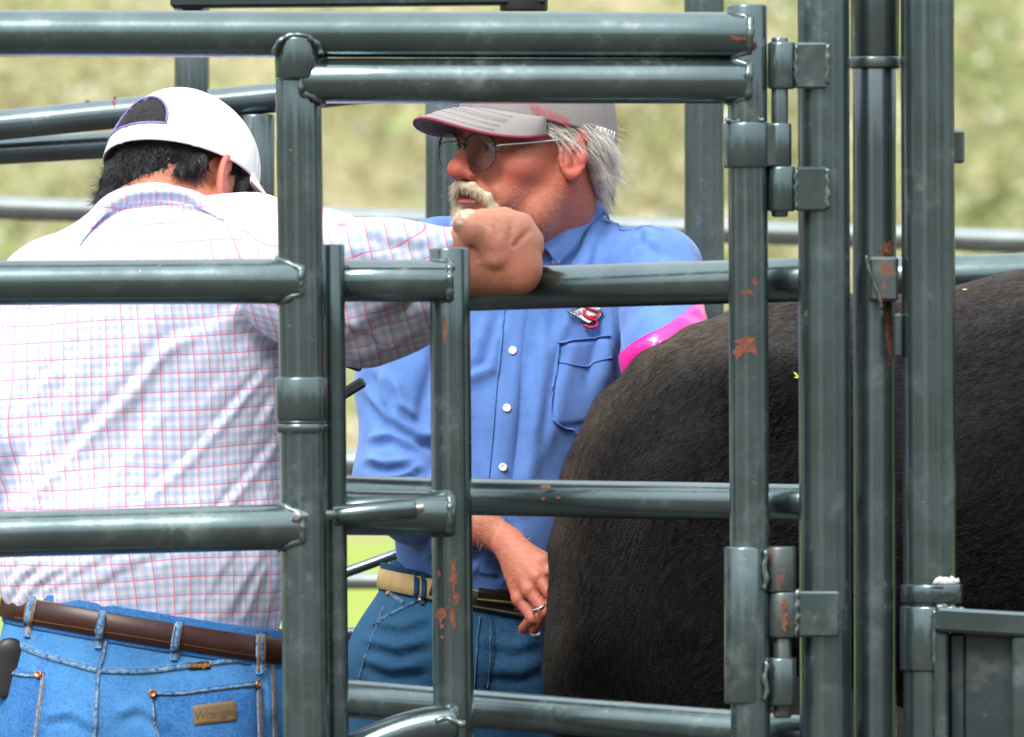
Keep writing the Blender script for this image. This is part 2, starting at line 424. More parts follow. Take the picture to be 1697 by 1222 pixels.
for a in ((752, 952, 11, 52, 21), (756, 990, 13, 22, 22), (731, 1018, 17, 28, 23), (750, 1020, 10, 24, 24), (733, 1038, 8, 10, 25), (772, 985, 7, 36, 26), (766, 1062, 7, 24, 27), (728, 950, 5, 14, 28), (733, 1056, 6, 7, 29), (752, 1035, 8, 12, 30), (724, 530, 9, 12, 31), (738, 545, 7, 40, 32)):
    rust_patch(*a[:4], 748, 33.5, .12, lg, a[4])
# --- hinge posts at the right
hp = thing('hinge_post', 'grey pipe post carrying the hinge lugs of the near panel', 'post', (W(1365, 0, .035)[0], .035, 0))
post('post', 1364, -140, 43, PAINT, hp, .035, 1368)
for (y0, y1) in ((70, 148), (276, 351)):
    pipe('hinge_tube', W(1295, y1, .0), W(1295, y0, .0), 23 * PXM, PAINT, hp)
    pxbox('hinge_plate', 1317, y0 + 1, 1371, y1 - 1, -.004, .012, PAINT, hp)
    bead('weld', [W(1371 + 1.5 * math.sin(i * 2), y0 + 4 + i * 6, -.008) for i in range(12)], .0035, WELD, hp, False)
    bead('weld', [W(1319 + 1.5 * math.sin(i * 2), y0 + 4 + i * 6, -.009) for i in range(12)], .0025, WELD, hp, False)
pipe('hinge_pin', W(1292, 360, 0), W(1292, 62, 0), 14 * PXM, PAINT, hp)
pipe('hinge_tube', W(1298, 1057, 0), W(1298, 981, 0), 25.5 * PXM, RUSTY, hp)
pxbox('hinge_plate', 1322, 980, 1391, 1056, -.006, .016, PAINT, hp)
bead('weld', [W(1320 + 3 * math.sin(i * 2), 978 + i * 6, -.010) for i in range(14)], .0045, WELD, hp, False)
pipe('hinge_pin', W(1297, 1190, 0), W(1297, 1050, 0), 15 * PXM, RUSTY, hp)
for i, a in enumerate(((1298, 1000, 10, 24), (1299, 1030, 10, 30), (1326, 1040, 8, 30), (1330, 990, 20, 10))):
    rust_patch(*a, 1300, 27, -.002, hp, 40 + i)
lp = thing('latch_post', 'darker grey pipe post with a rusty latch box between two thicker posts', 'post', (W(1449, 0, .10)[0], .10, 0))
post('post', 1449, 90, 36, PAINT_FAR, lp, .10, 1450)
ring('sleeve', 1450, -140, 96, 41, PAINT_FAR, lp, .10); ring('collar', 1450, 94, 114, 43, WELD, lp, .10)
pxbox('latch_box', 1439, 426, 1488, 500, .065, .05, RUSTY, lp, .004)
bead('wire_loop', [W(1436 + 12 * (1 - math.cos(s)), 424 + 88 * s / math.pi, .03) for s in np.linspace(0, math.pi, 24)], .002, RUSTY, lp, False)
for i, a in enumerate(((1470, 412, 16, 26), (1472, 535, 14, 60), (1474, 575, 10, 50), (1458, 425, 10, 14))):
    rust_patch(*a, 1450, 36.5, .10, lp, 50 + i)
pxbox('strike_plate', 1479, 520, 1496, 592, .05, .02, PAINT, lp)
cp = thing('corner_post', 'thickest grey pipe post carrying the sheet gate at its foot', 'post', (W(1537, 0, .06)[0], .06, 0))
post('post', 1536, -140, 44.5, PAINT, cp, .06, 1542)
ring('collar', 1544, 968, 1000, 52, PAINT, cp, .06)
pxbox('tab', 1578, 216, 1598, 271, .09, .02, PAINT_FAR, cp)
bead('weld', [W(1548 + 3 * i, 963 + 2 * math.sin(i * 1.7), .0) for i in range(15)], .0042, simple_mat('pale_weld_spatter', (.55, .57, .55), .5), cp, False)
sg = thing('sheet_gate', 'low grey square-tube gate with a dark sheet at the right edge', 'gate', (W(1560, 0, .02)[0], .02, 0))
ring('sleeve', 1541, 1004, 1112, 50, PAINT, sg, .06)
def sqbar(name, p0, p1, hw, Y, dep, mat, parent):
    a, b = W(*p0, Y), W(*p1, Y); d = b - a; L = np.linalg.norm(d); ang = math.atan2(d[2], d[0])
    R = np.array([[math.cos(ang), 0, -math.sin(ang)], [0, 1, 0], [math.sin(ang), 0, math.cos(ang)]])
    return box(name, (a + b) / 2, (L, dep, 2 * hw * K(Y)), mat, parent, .004, R)
sqbar('top_bar', (1549, 1026), (1720, 1036), 20, .0, .04, PAINT, sg)
sqbar('side_bar', (1559, 1048), (1562, 1950), 11, .002, .038, PAINT, sg)
sqbar('side_bar', (1690, 1054), (1692, 1950), 13, .002, .038, PAINT, sg)
sqbar('bottom_bar', (1549, 1960), (1720, 1962), 20, .0, .04, PAINT, sg)
pxbox('sheet', 1600, 1046, 1684, 1945, .012, .006, SHEET, sg)
sqbar('inner_bar', (1586, 1048), (1588, 1945), 14, .02, .02, SHEET, sg)
bead('weld', [W(1552 + 3.2 * i, 1005 + .5 * i + 1.6 * math.sin(i * 1.3), -.012) for i in range(16)], .003, WELD, sg, False)
bead('weld', [W(1549, 1012 + 6 * i, -.006) for i in range(16)], .003, WELD, sg, False)
# --- chute side: three long rails behind the latch gate, in front of the animal
ch = thing('pipe_chute', 'three long grey rails running past the black animal to the hinge post', 'fence panel', (W(1360, 0, .05)[0], .1, 0))
for (a, b, r) in (((522, 488), (1362, 463), 36), ((522, 818), (1362, 835), 31), ((522, 1154), (1362, 1220), 32), ((522, 1506), (1362, 1610), 32)):
    rail('rail', a, b, r, PAINT, ch, .42, .06)
post('post', 528, 452, 16, PAINT, ch, .45)
for i, a in enumerate(((905, 806, 22, 5), (955, 812, 16, 4), (925, 824, 8, 5), (968, 827, 5, 5), (900, 826, 8, 5), (945, 803, 26, 4))):
    rust_patch(*a, 826, 31.5, .24, ch, 60 + i, horizontal=True)
# --- far side of the chute, over the animal's back
fc = thing('chute_rail', 'pale-topped rail seen just above the animal\'s back at the right edge', 'rail', (W(1560, 0, 1.45)[0], 1.45, 0))
rail('rail', (1440, 463), (2000, 447), 36, PAINT, fc, 1.45)
post('post', 1452, 430, 30, PAINT_FAR, fc, 1.45)
# --- things behind the men
sp = thing('slanted_panel', 'pipe panel with two sloping rails behind the white cap', 'fence panel', (W(425, 0, 2.2)[0], 2.2, 0))
rail('rail', (-260, 234), (905, 117), 25, PAINT_FAR, sp, 2.2)
rail('rail', (-260, 266), (425, 227), 22, PAINT_FAR, sp, 2.25)
post('post', 425, 190, 30, PAINT_FAR, sp, 2.2)
rust_patch(190, 168, 8, 22, 189, 25, 2.2, sp, 70, horizontal=True); rust_patch(145, 168, 10, 4, 193, 25, 2.2, sp, 71, horizontal=True)
def lone_post(px, ytop, r, Y, label):
    return tag(post('pipe_post', px, ytop, r, PAINT_FAR, None, Y), label, 'post')
lone_post(318, -60, 29, 3.0, 'grey pipe post standing behind the sloping rail above the white cap')
lone_post(741, 118, 36, 2.6, 'grey pipe post directly behind the bearded man\'s glasses and nose')
lone_post(1167, -120, 33, 2.4, 'bluish grey pipe post behind the bearded man\'s shoulder')
ff = thing('far_fence', 'long thin pale-topped fence rail crossing far behind both men', 'fence', (0, 5.2, 0))
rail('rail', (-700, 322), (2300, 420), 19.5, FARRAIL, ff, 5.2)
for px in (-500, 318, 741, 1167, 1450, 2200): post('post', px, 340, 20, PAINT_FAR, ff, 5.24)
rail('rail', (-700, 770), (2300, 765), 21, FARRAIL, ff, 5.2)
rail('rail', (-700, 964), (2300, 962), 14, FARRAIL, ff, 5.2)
bm_ = thing('overhead_beam', 'dark steel beam crossing just above the top rail', 'beam', (W(560, 0, 1.9)[0], 1.9, 0))
sqbar('beam', (283, -12), (905, -18), 26, 1.9, .06, SHEET, bm_)
post('post', 868, -40, 40, BLACKPAINT, bm_, 1.9, ybot=19)
post('support', 318, 10, 26, PAINT_FAR, bm_, 1.95)
post('support', 880, 160, 20, PAINT_FAR, bm_, 1.95)
sh = thing('chute_sheet', 'low dark sheet panel with a pale top rail behind the jeans', 'panel', (W(640, 0, 2.0)[0], 2.0, 0))
rail('rail', (470, 1049), (2100, 1054), 10, PAINT_FAR, sh, 2.0)
pxbox('sheet', 470, 1056, 2100, 2030, 2.0, .006, BLACKPAINT, sh)
scr = simple_mat('bare_scratches', (.5, .52, .5), .6)
for i in range(9):
    x = 577 + RNG.uniform(0, 28); y = 1065 + RNG.uniform(0, 40)
    rust_patch(x, y, RNG.uniform(2, 5), RNG.uniform(8, 24), x, 4000, 2.0 - .0035 + 4000 * K(2), sh, 80 + i, scr).name = 'scratch'
lv = thing('lever', 'dark steel lever arm under the plaid sleeve beside the left post', 'lever', (W(580, 0, .9)[0], .9, 0))
sqbar('arm', (545, 668), (604, 632), 9, .9, .03, BLACKPAINT, lv); sqbar('arm', (548, 592), (600, 610), 8, .9, .03, BLACKPAINT, lv)
sqbar('upright', (566, 600), (566, 665), 7, .9, .03, BLACKPAINT, lv); post('post', 556, 590, 12, BLACKPAINT, lv, .93)
br = thing('brace_rail', 'thin sloping dark pipe low behind the bearded man\'s hip', 'rail', (W(600, 0, 1.9)[0], 1.9, 0))
rail('rail', (520, 968), (700, 903), 9, PAINT_FAR, br, 1.9); post('post', 522, 940, 12, PAINT_FAR, br, 1.9)
# ------------------------------------------------------------------ implicit-surface modelling for bodies and clothes
def smin(a, b, k):
    h = np.clip(.5 + .5 * (b - a) / k, 0, 1); return b + (a - b) * h - k * h * (1 - h)
class SDF:
    def __init__(s, lo, hi, vox):
        s.lo = np.asarray(lo, float); s.vox = vox
        n = np.ceil((np.asarray(hi, float) - s.lo) / vox).astype(int) + 1
        s.ax = [(s.lo[i] + vox * np.arange(n[i])).astype(np.float32) for i in range(3)]
        s.d = np.full(n, 1.0, np.float32)
    def apply(s, lo, hi, f, k=.01, mode='u', pad=None):
        pad = k * 1.2 + 4 * s.vox if pad is None else pad
        sl = []
        for i in range(3):
            a = max(0, int((lo[i] - pad - s.lo[i]) / s.vox)); b = min(s.d.shape[i], int((hi[i] + pad - s.lo[i]) / s.vox) + 2)
            if a >= b: return s
            sl.append(slice(a, b))
        X = s.ax[0][sl[0]][:, None, None]; Y = s.ax[1][sl[1]][None, :, None]; Z = s.ax[2][sl[2]][None, None, :]
        e = f(X, Y, Z).astype(np.float32); c = s.d[tuple(sl)]
        s.d[tuple(sl)] = smin(c, e, k) if mode == 'u' else -smin(-c, e, k)
        return s
    def cap(s, a, b, ra, rb=None, k=.01, mode='u', sc=(1, 1, 1)):
        a = np.asarray(a, float); b = np.asarray(b, float); rb = ra if rb is None else rb
        sc = np.asarray(sc, float); m = float(min(sc)); ab = (b - a) / sc; L2 = float(ab @ ab) + 1e-12
        def f(X, Y, Z):
            px, py, pz = (X - a[0]) / sc[0], (Y - a[1]) / sc[1], (Z - a[2]) / sc[2]
            h = np.clip((px * ab[0] + py * ab[1] + pz * ab[2]) / L2, 0, 1)
            return (np.sqrt((px - h * ab[0]) ** 2 + (py - h * ab[1]) ** 2 + (pz - h * ab[2]) ** 2) - (ra + (rb - ra) * h)) * m
        R = max(ra, rb) * sc
        return s.apply(np.minimum(a, b) - R, np.maximum(a, b) + R, f, k, mode)
    def chain(s, pts, rs, k=.01, sc=(1, 1, 1)):
        for i in range(len(pts) - 1): s.cap(pts[i], pts[i + 1], rs[i], rs[i + 1], k, 'u', sc)
        return s
    def ell(s, c, r, R=None, k=.01, mode='u'):
        c = np.asarray(c, float); r = np.asarray(r, float); R = np.eye(3) if R is None else np.asarray(R)
        def f(X, Y, Z):
            x, y, z = X - c[0], Y - c[1], Z - c[2]
            q = [(R[0, i] * x + R[1, i] * y + R[2, i] * z) for i in range(3)]
            k0 = np.sqrt((q[0] / r[0]) ** 2 + (q[1] / r[1]) ** 2 + (q[2] / r[2]) ** 2)
            k1 = np.sqrt((q[0] / r[0] ** 2) ** 2 + (q[1] / r[1] ** 2) ** 2 + (q[2] / r[2] ** 2) ** 2)
            return np.where(k0 < 1e-4, -r.min(), k0 * (k0 - 1) / (k1 + 1e-9))
        b = np.abs(R) @ r
        return s.apply(c - b, c + b, f, k, mode)
    def half(s, p, n, k=.005):
        """keep the side the normal points away from"""
        p = np.asarray(p, float); n = nrm(n)
        X = s.ax[0][:, None, None]; Y = s.ax[1][None, :, None]; Z = s.ax[2][None, None, :]
        e = ((X - p[0]) * n[0] + (Y - p[1]) * n[1] + (Z - p[2]) * n[2]).astype(np.float32)
        s.d = -smin(-s.d, -e, k); return s
    def mesh(s, smooth=2):
        d = s.d; sg = d < 0; N = np.array(d.shape) - 1
        corners = [(i, j, k) for i in (0, 1) for j in (0, 1) for k in (0, 1)]
        cnt = np.zeros(N, np.int8)
        for c in corners: cnt += sg[c[0]:c[0] + N[0], c[1]:c[1] + N[1], c[2]:c[2] + N[2]]
        mask = (cnt > 0) & (cnt < 8); idx = np.full(N, -1, np.int64); cells = np.argwhere(mask); idx[mask] = np.arange(len(cells))
        acc = np.zeros((len(cells), 3)); num = np.zeros(len(cells))
        for c in corners:
            for ax in range(3):
                if c[ax]: continue
                o2 = list(c); o2[ax] = 1
                v1 = d[cells[:, 0] + c[0], cells[:, 1] + c[1], cells[:, 2] + c[2]]; v2 = d[cells[:, 0] + o2[0], cells[:, 1] + o2[1], cells[:, 2] + o2[2]]
                cr = (v1 < 0) != (v2 < 0); t = np.where(cr, v1 / np.where(cr, v1 - v2, 1), 0)
                p = np.repeat(np.array([c], float), len(cells), 0); p[:, ax] += t
                acc[cr] += p[cr]; num[cr] += 1
        V = s.lo + s.vox * (cells + acc / num[:, None])
        Fs = []
        for ax in range(3):
            b, c = (ax + 1) % 3, (ax + 2) % 3
            sl1 = [slice(None)] * 3; sl2 = [slice(None)] * 3; sl1[ax] = slice(0, -1); sl2[ax] = slice(1, None)
            s1, s2 = sg[tuple(sl1)], sg[tuple(sl2)]
            E = np.argwhere(s1 != s2); ok = (E[:, b] > 0) & (E[:, c] > 0) & (E[:, b] < N[b]) & (E[:, c] < N[c]); E = E[ok]
            ins = s1[E[:, 0], E[:, 1], E[:, 2]]
            def at(db, dc):
                q = E.copy(); q[:, b] -= db; q[:, c] -= dc; return idx[q[:, 0], q[:, 1], q[:, 2]]
            Q = np.stack([at(0, 0), at(1, 0), at(1, 1), at(0, 1)], 1)
            Q[~ins] = Q[~ins][:, ::-1]; Fs.append(Q)
        F = np.concatenate(Fs); F = F[(F >= 0).all(1)]
        return lap(V, F, smooth), F
def lap(V, F, it=1, w=.5):
    if not it: return V
    e = np.concatenate([F[:, [i, (i + 1) % F.shape[1]]] for i in range(F.shape[1])]); n = len(V)
    deg = np.bincount(e[:, 0], minlength=n) + np.bincount(e[:, 1], minlength=n)
    for _ in range(it):
        S = np.stack([np.bincount(e[:, 0], V[e[:, 1], i], n) + np.bincount(e[:, 1], V[e[:, 0], i], n) for i in range(3)], 1)
        V = V + w * (S / np.maximum(deg, 1)[:, None] - V)
    return V
def vnormals(V, F):
    a = np.cross(V[F[:, 2]] - V[F[:, 0]], V[F[:, -1]] - V[F[:, 1]] if F.shape[1] == 4 else V[F[:, 2]] - V[F[:, 1]])
    N = np.stack([sum(np.bincount(F[:, j], a[:, i], len(V)) for j in range(F.shape[1])) for i in range(3)], 1)
    return nrm(N)
def set_attr(me, name, A):
    A = np.asarray(A, np.float32)
    if A.ndim == 1: me.attributes.new(name, 'FLOAT', 'POINT').data.foreach_set('value', A)
    else: me.attributes.new(name, 'FLOAT_VECTOR', 'POINT').data.foreach_set('vector', A.ravel())
def sdf_obj(name, VF, mat, parent=None, **attrs):
    me = mesh_from(name, VF[0], VF[1]); 
    for k_, v_ in attrs.items(): set_attr(me, k_, v_)
    return link(name, me, mat, parent)

def seg_dist(p, poly):
    """distance, signed side and run (0..1) of 2-D points along a polyline"""
    best = np.full(len(p), 1e9); side = np.zeros(len(p)); run = np.zeros(len(p))
    poly = np.asarray(poly, float); L = np.r_[0, np.cumsum(np.linalg.norm(np.diff(poly, axis=0), axis=1))]
    for i in range(len(poly) - 1):
        a, b = poly[i], poly[i + 1]; ab = b - a; h = np.clip(((p - a) @ ab) / (ab @ ab), 0, 1)
        q = p - a - h[:, None] * ab; d = np.linalg.norm(q, axis=1); m = d < best
        best[m] = d[m]; side[m] = np.sign(ab[0] * (p[m, 1] - a[1]) - ab[1] * (p[m, 0] - a[0])); run[m] = (L[i] + h[m] * (L[i + 1] - L[i])) / L[-1]
    return best, side, run
def folds(V, F, strokes, back=False):
    """push cloth folds along drawn lines: (points, width px, height m); the trough lies on the lower side"""
    N = vnormals(V, F); P = to_px(V); face = np.clip((-N[:, 1] if not back else N[:, 1]) * 2.2, 0, 1)
    D = np.zeros(len(V)); 
    for pts, w, h in strokes:
        d, sgn, run = seg_dist(P, pts); env = np.clip(np.minimum(run, 1 - run) * 5, 0, 1)
        sd = d * sgn
        D += h * env * (np.exp(-(sd / (1.25 * w)) ** 2) * np.where(sd > 0, np.exp(-(sd / (1.1 * w)) ** 2), 1) - .7 * np.exp(-((sd - 1.5 * w) / (w * .9)) ** 2))
    return V + N * (D * face)[:, None]
def spline(pts, n):
    pts = np.asarray(pts, float); t = np.linspace(0, len(pts) - 1, n); i = np.clip(t.astype(int), 0, len(pts) - 2); f = (t - i)[:, None]
    g = lambda k: pts[np.clip(k, 0, len(pts) - 1)]
    a, b, c, d = g(i - 1), g(i), g(i + 1), g(i + 2)
    return .5 * (2 * b + (c - a) * f + (2 * a - 5 * b + 4 * c - d) * f ** 2 + (3 * b - a - 3 * c + d) * f ** 3)

class Surf:
    """a surface that details are laid on: rays from the front find the point and the normal"""
    def __init__(s, V, F):
        s.V = np.asarray(V); s.N = vnormals(s.V, F) if isinstance(F, np.ndarray) else None
        s.b = BVHTree.FromPolygons([tuple(v) for v in s.V.tolist()], [tuple(f) for f in (F.tolist() if isinstance(F, np.ndarray) else F)])
        s.F = F
    def hit(s, px, py, off=0.):
        t = Vector(W(px, py, 1.0) - CAM).normalized(); h = s.b.ray_cast(Vector(CAM), t)
        if h[0] is None:
            q = Vector(W(px, py, float(np.median(s.V[:, 1])))); h = s.b.find_nearest(q)
        n = h[1]
        if n.dot(t) > 0: n = -n
        return np.array(h[0] + n * off), np.array(n)
    def pts(s, L, off=0.): return np.array([s.hit(x, y, off)[0] for x, y in L])
def strip(name, surf, line, w, off, mat, parent, n=30, cols=5, smooth=True):
    """raised band along a drawn line (seam, strap, placket)"""
    P = spline(line, n); T = np.gradient(P, axis=0); T /= np.linalg.norm(T, axis=1)[:, None]; S = np.stack([-T[:, 1], T[:, 0]], 1)
    V = []; u = np.linspace(-1, 1, cols)
    for i in range(n):
        for j, q in enumerate(u):
            o = off if 0 < j < cols - 1 else -.0015
            qq = q * (1 if 0 < j < cols - 1 else 1.0)
            V.append(surf.hit(*(P[i] + S[i] * qq * w / 2), o)[0])
    F = np.array([(i * cols + j, i * cols + j + 1, (i + 1) * cols + j + 1, (i + 1) * cols + j) for i in range(n - 1) for j in range(cols - 1)])
    return obj(name, lap(np.array(V), F, 0), F, mat, parent, smooth)
def patch(name, surf, quad, off, mat, parent, n=12, m=12, round_=0.0):
    """raised panel over a drawn quadrilateral (a b c d, in order)"""
    q = np.asarray(quad, float); V = []
    for i in range(n):
        for j in range(m):
            u, v = i / (n - 1), j / (m - 1)
            if round_:
                uu, vv = 2 * u - 1, 2 * v - 1
                r1 = 1 - round_ * (abs(vv) ** 6); r2 = 1 - round_ * (abs(uu) ** 6); uu *= r1; vv *= r2; us, vs = (uu + 1) / 2, (vv + 1) / 2
            else: us, vs = u, v
            p = (q[0] * (1 - us) + q[1] * us) * (1 - vs) + (q[3] * (1 - us) + q[2] * us) * vs
            edge = i in (0, n - 1) or j in (0, m - 1)
            V.append(surf.hit(p[0], p[1], -.001 if edge else off)[0])
    F = np.array([(i * m + j, i * m + j + 1, (i + 1) * m + j + 1, (i + 1) * m + j) for i in range(n - 1) for j in range(m - 1)])
    return obj(name, V, F, mat, parent)
def disc(name, surf, px, py, r, off, mat, parent, n=16):
    c, nn = surf.hit(px, py); u = nrm(np.cross(nn, [0.1, 0, 1])); v = np.cross(nn, u); rw = r * K(c[1]); V = []; 
    prof = ((1.0, 0), (1.0, off * .7), (.85, off), (.55, off * .75), (0.02, off * .75))
    for (a, h) in prof:
        for i in range(n):
            t = i * 2 * math.pi / n; V.append(c + nn * h + (u * math.cos(t) + v * math.sin(t)) * rw * a)
    F = [(k * n + i, k * n + (i + 1) % n, (k + 1) * n + (i + 1) % n, (k + 1) * n + i) for k in range(len(prof) - 1) for i in range(n)] + [tuple((len(prof) - 1) * n + i for i in range(n))]
    return obj(name, V, F, mat, parent)
def text_data(s, size=1., shear=0., spacing=1., sub=0):
    cu = bpy.data.curves.new('lettering', 'FONT'); cu.body = s; cu.size = size; cu.shear = shear; cu.space_character = spacing
    cu.align_x = 'CENTER'; cu.align_y = 'CENTER'; cu.resolution_u = 3
    o = bpy.data.objects.new('lettering_tmp', cu); COL.objects.link(o); dg = bpy.context.evaluated_depsgraph_get()
    me = o.evaluated_get(dg).to_mesh(); V = np.array([v.co[:] for v in me.vertices]); F = [tuple(p.vertices) for p in me.polygons]
    o.evaluated_get(dg).to_mesh_clear(); bpy.data.objects.remove(o); bpy.data.curves.remove(cu)
    return V, F
def text_on(name, surf, s, px, py, h, ang, off, mat, parent, shear=0., spacing=1.):
    V, F = text_data(s, h, shear, spacing); c, sn = math.cos(ang), math.sin(ang)
    P = [(px + x * c + y * sn, py - y * c + x * sn) for x, y, _ in V]
    return obj(name, surf.pts(P, off), F, mat, parent, False)
def waist_ring(name, surf, c, zf, half, off, mat, parent, n=120, th=.004, smooth_it=6):
    """band round a body: zf(x, y) gives the height of its middle line"""
    A = np.linspace(0, 2 * math.pi, n, endpoint=False); R = np.zeros((3, n))
    for k_, dz in enumerate((-half, 0, half)):
        for i, a in enumerate(A):
            d = Vector((math.cos(a), math.sin(a), 0)); o = Vector(c) + d * .6
            z = zf(*(np.array(c[:2]) + .16 * np.array(d[:2]))) + dz
            h = surf.b.ray_cast(Vector((o.x, o.y, z)), -d); R[k_, i] = (.6 - h[3]) if h[0] is not None else -1
    med = np.median(R[0]); R[0] = np.where(R[0] < med * .4, med, R[0])
    for k_ in (1, 2): R[k_] = np.where(R[k_] < R[k_ - 1] * .85, R[k_ - 1], R[k_])
    R = np.repeat(R.max(0)[None], 3, 0) * .6 + R * .4
    for _ in range(smooth_it): R = .5 * R + .25 * (np.roll(R, 1, 1) + np.roll(R, -1, 1))
    prof = [(-1, -th), (-1, off * .7), (-.92, off), (0, off + .001), (.92, off), (1, off * .7), (1, -th)]
    V = []
    for (u, o_) in prof:
        for i, a in enumerate(A):
            r = np.interp(u, (-1, 0, 1), R[:, i]) + o_; x, y = c[0] + r * math.cos(a), c[1] + r * math.sin(a)
            V.append((x, y, zf(x, y) + u * half))
    m = len(prof); F = np.array([(k_ * n + i, k_ * n + (i + 1) % n, (k_ + 1) * n + (i + 1) % n, (k_ + 1) * n + i) for k_ in range(m - 1) for i in range(n)])
    F2 = np.array([((m - 1) * n + i, (m - 1) * n + (i + 1) % n, (i + 1) % n, i) for i in range(n)])
    F = np.concatenate([F, F2]); V = np.array(V)
    o = obj(name, V, F, mat, parent); return o, Surf(np.concatenate([surf.V, V]), np.concatenate([surf.F, F + len(surf.V)]))
def strands(name, roots, dirs, nors, length, width, mat, parent, seg=3, droop=.3, curl=.15, tint=None, flat=True, seed=0):
    rg = np.random.default_rng(seed); n = len(roots); roots = np.asarray(roots, float); dirs = nrm(dirs)
    length = np.broadcast_to(length, (n,)) * rg.uniform(.65, 1.2, n); wv = nrm(np.cross(dirs, nors)) if flat else nrm(np.cross(dirs, rg.normal(size=(n, 3))))
    bend = rg.normal(size=(n, 3)) * curl; P = roots.copy(); d = dirs.copy(); rows = []
    for k_ in range(seg + 1):
        f = k_ / seg; w = width * (1 - .85 * f)
        rows.append(P - wv * np.reshape(w, (-1, 1)) / 2); rows.append(P + wv * np.reshape(w, (-1, 1)) / 2)
        d = nrm(d + bend / seg + np.array([0, 0, -droop / seg])); P = P + d * (length / seg)[:, None]
    V = np.stack(rows, 1).reshape(-1, 3); m = 2 * (seg + 1); b = np.arange(n)[:, None] * m
    F = np.concatenate([b + np.array([2 * k_, 2 * k_ + 1, 2 * k_ + 3, 2 * k_ + 2]) for k_ in range(seg)])
    me = mesh_from(name, V, F); t = rg.random(n) if tint is None else tint
    set_attr(me, 'tint', np.repeat(t, m)); return link(name, me, mat, parent)
def sample(V, F, n, seed=0, keep=None):
    """random points on a quad mesh -> positions, normals"""
    rg = np.random.default_rng(seed); a = V[F[:, 0]]; A = np.linalg.norm(np.cross(V[F[:, 2]] - a, V[F[:, 3]] - V[F[:, 1]]), axis=1)
    if keep is not None: A = A * keep(V[F].mean(1))
    i = rg.choice(len(F), n, p=A / A.sum()); u, v = rg.random((2, n, 1)); q = V[F[i]]
    P = (q[:, 0] * (1 - u) + q[:, 1] * u) * (1 - v) + (q[:, 3] * (1 - u) + q[:, 2] * u) * v
    N = vnormals(V, F)[F[i, 0]]; return P, N

# ------------------------------------------------------------------ materials of people and animal
def skin_mat(name, base, flush):
    m, nt, b = new_mat(name); p = geo_pos(nt); n1 = noise_n(nt, 90, 4, .6, p); n2 = noise_n(nt, 700, 2, .6, p); n3 = noise_n(nt, 32, 3, .6, p)
    at = node(nt, 'ShaderNodeAttribute', attribute_name='flush')
    c = mix_c(nt, math_n(nt, 'MULTIPLY', ramp(nt, n1, .3, .75), .6), base, tuple(x * y for x, y in zip(base, (.86, .62, .56))))
    fl = math_n(nt, 'MULTIPLY', at.outputs['Fac'], ramp(nt, n3, .2, .7, .55, 1.1))
    c = mix_c(nt, fl, c, flush); nt.links.new(c, b.inputs['Base Color'])
    b.inputs['Roughness'].default_value = .48; b.inputs['Subsurface Weight'].default_value = .06
    b.inputs['Subsurface Radius'].default_value = (1, .3, .15); b.inputs['Subsurface Scale'].default_value = .004
    n4 = noise_n(nt, 240, 4, .7, p)
    bump_n(nt, b, math_n(nt, 'ADD', math_n(nt, 'ADD', n1, math_n(nt, 'MULTIPLY', n2, .5)), math_n(nt, 'MULTIPLY', n4, .8)), .5, .0026); return m
def cloth_mat(name, col, var=.1, weave=1400, sheen=.2, rough=.85, hi=None):
    m, nt, b = new_mat(name); p = geo_pos(nt); n1 = noise_n(nt, 26, 4, .6, p); n2 = noise_n(nt, weave, 2, .7, p); n3 = noise_n(nt, 150, 4, .6, p)
    c = mix_c(nt, ramp(nt, n1, .3, .7), tuple(x * (1 - var) for x in col), tuple(min(1, x * (1 + var)) for x in (hi or col)))
    c = mix_c(nt, math_n(nt, 'MULTIPLY', ramp(nt, n2, .35, .65), .25), c, tuple(x * .6 for x in col))
    nt.links.new(c, b.inputs['Base Color']); b.inputs['Roughness'].default_value = rough; b.inputs['Sheen Weight'].default_value = sheen
    b.inputs['Specular IOR Level'].default_value = .25
    bump_n(nt, b, math_n(nt, 'ADD', math_n(nt, 'MULTIPLY', n2, .3), n3), .22, .0015); return m
def denim_mat(name, dark, light):
    m, nt, b = new_mat(name); p = geo_pos(nt); n1 = noise_n(nt, 14, 6, .7, p); n3 = noise_n(nt, 260, 5, .8, p)
    mp = nt.nodes.new('ShaderNodeMapping'); mp.inputs['Scale'].default_value = (1500, 1500, 260); nt.links.new(p, mp.inputs[0])
    n2 = noise_n(nt, 1, 3, .7, mp.outputs[0])
    at = node(nt, 'ShaderNodeAttribute', attribute_name='fade')
    f = math_n(nt, 'ADD', math_n(nt, 'MULTIPLY', ramp(nt, n1, .3, .72), .45), math_n(nt, 'MULTIPLY', ramp(nt, n3, .38, .64), .55))
    f = math_n(nt, 'ADD', f, math_n(nt, 'MULTIPLY', at.outputs['Fac'], .7)); f = math_n(nt, 'ADD', f, ramp(nt, n2, .35, .65, -.12, .22), True)
    c = mix_c(nt, f, dark, light); nt.links.new(c, b.inputs['Base Color']); b.inputs['Roughness'].default_value = .9
    b.inputs['Specular IOR Level'].default_value = .2
    bump_n(nt, b, math_n(nt, 'ADD', n2, n3), .35, .0012); return m
def seam_mat(name, a, b_, sc=170):
    m, nt, b = new_mat(name); p = geo_pos(nt); n1 = noise_n(nt, sc, 3, .6, p); n2 = noise_n(nt, sc * 3, 3, .7, p)
    nt.links.new(mix_c(nt, ramp(nt, math_n(nt, 'ADD', math_n(nt, 'MULTIPLY', n1, .7), math_n(nt, 'MULTIPLY', n2, .3)), .38, .62), a, b_), b.inputs['Base Color'])
    b.inputs['Roughness'].default_value = .9; bump_n(nt, b, n1, .8, .004); return m
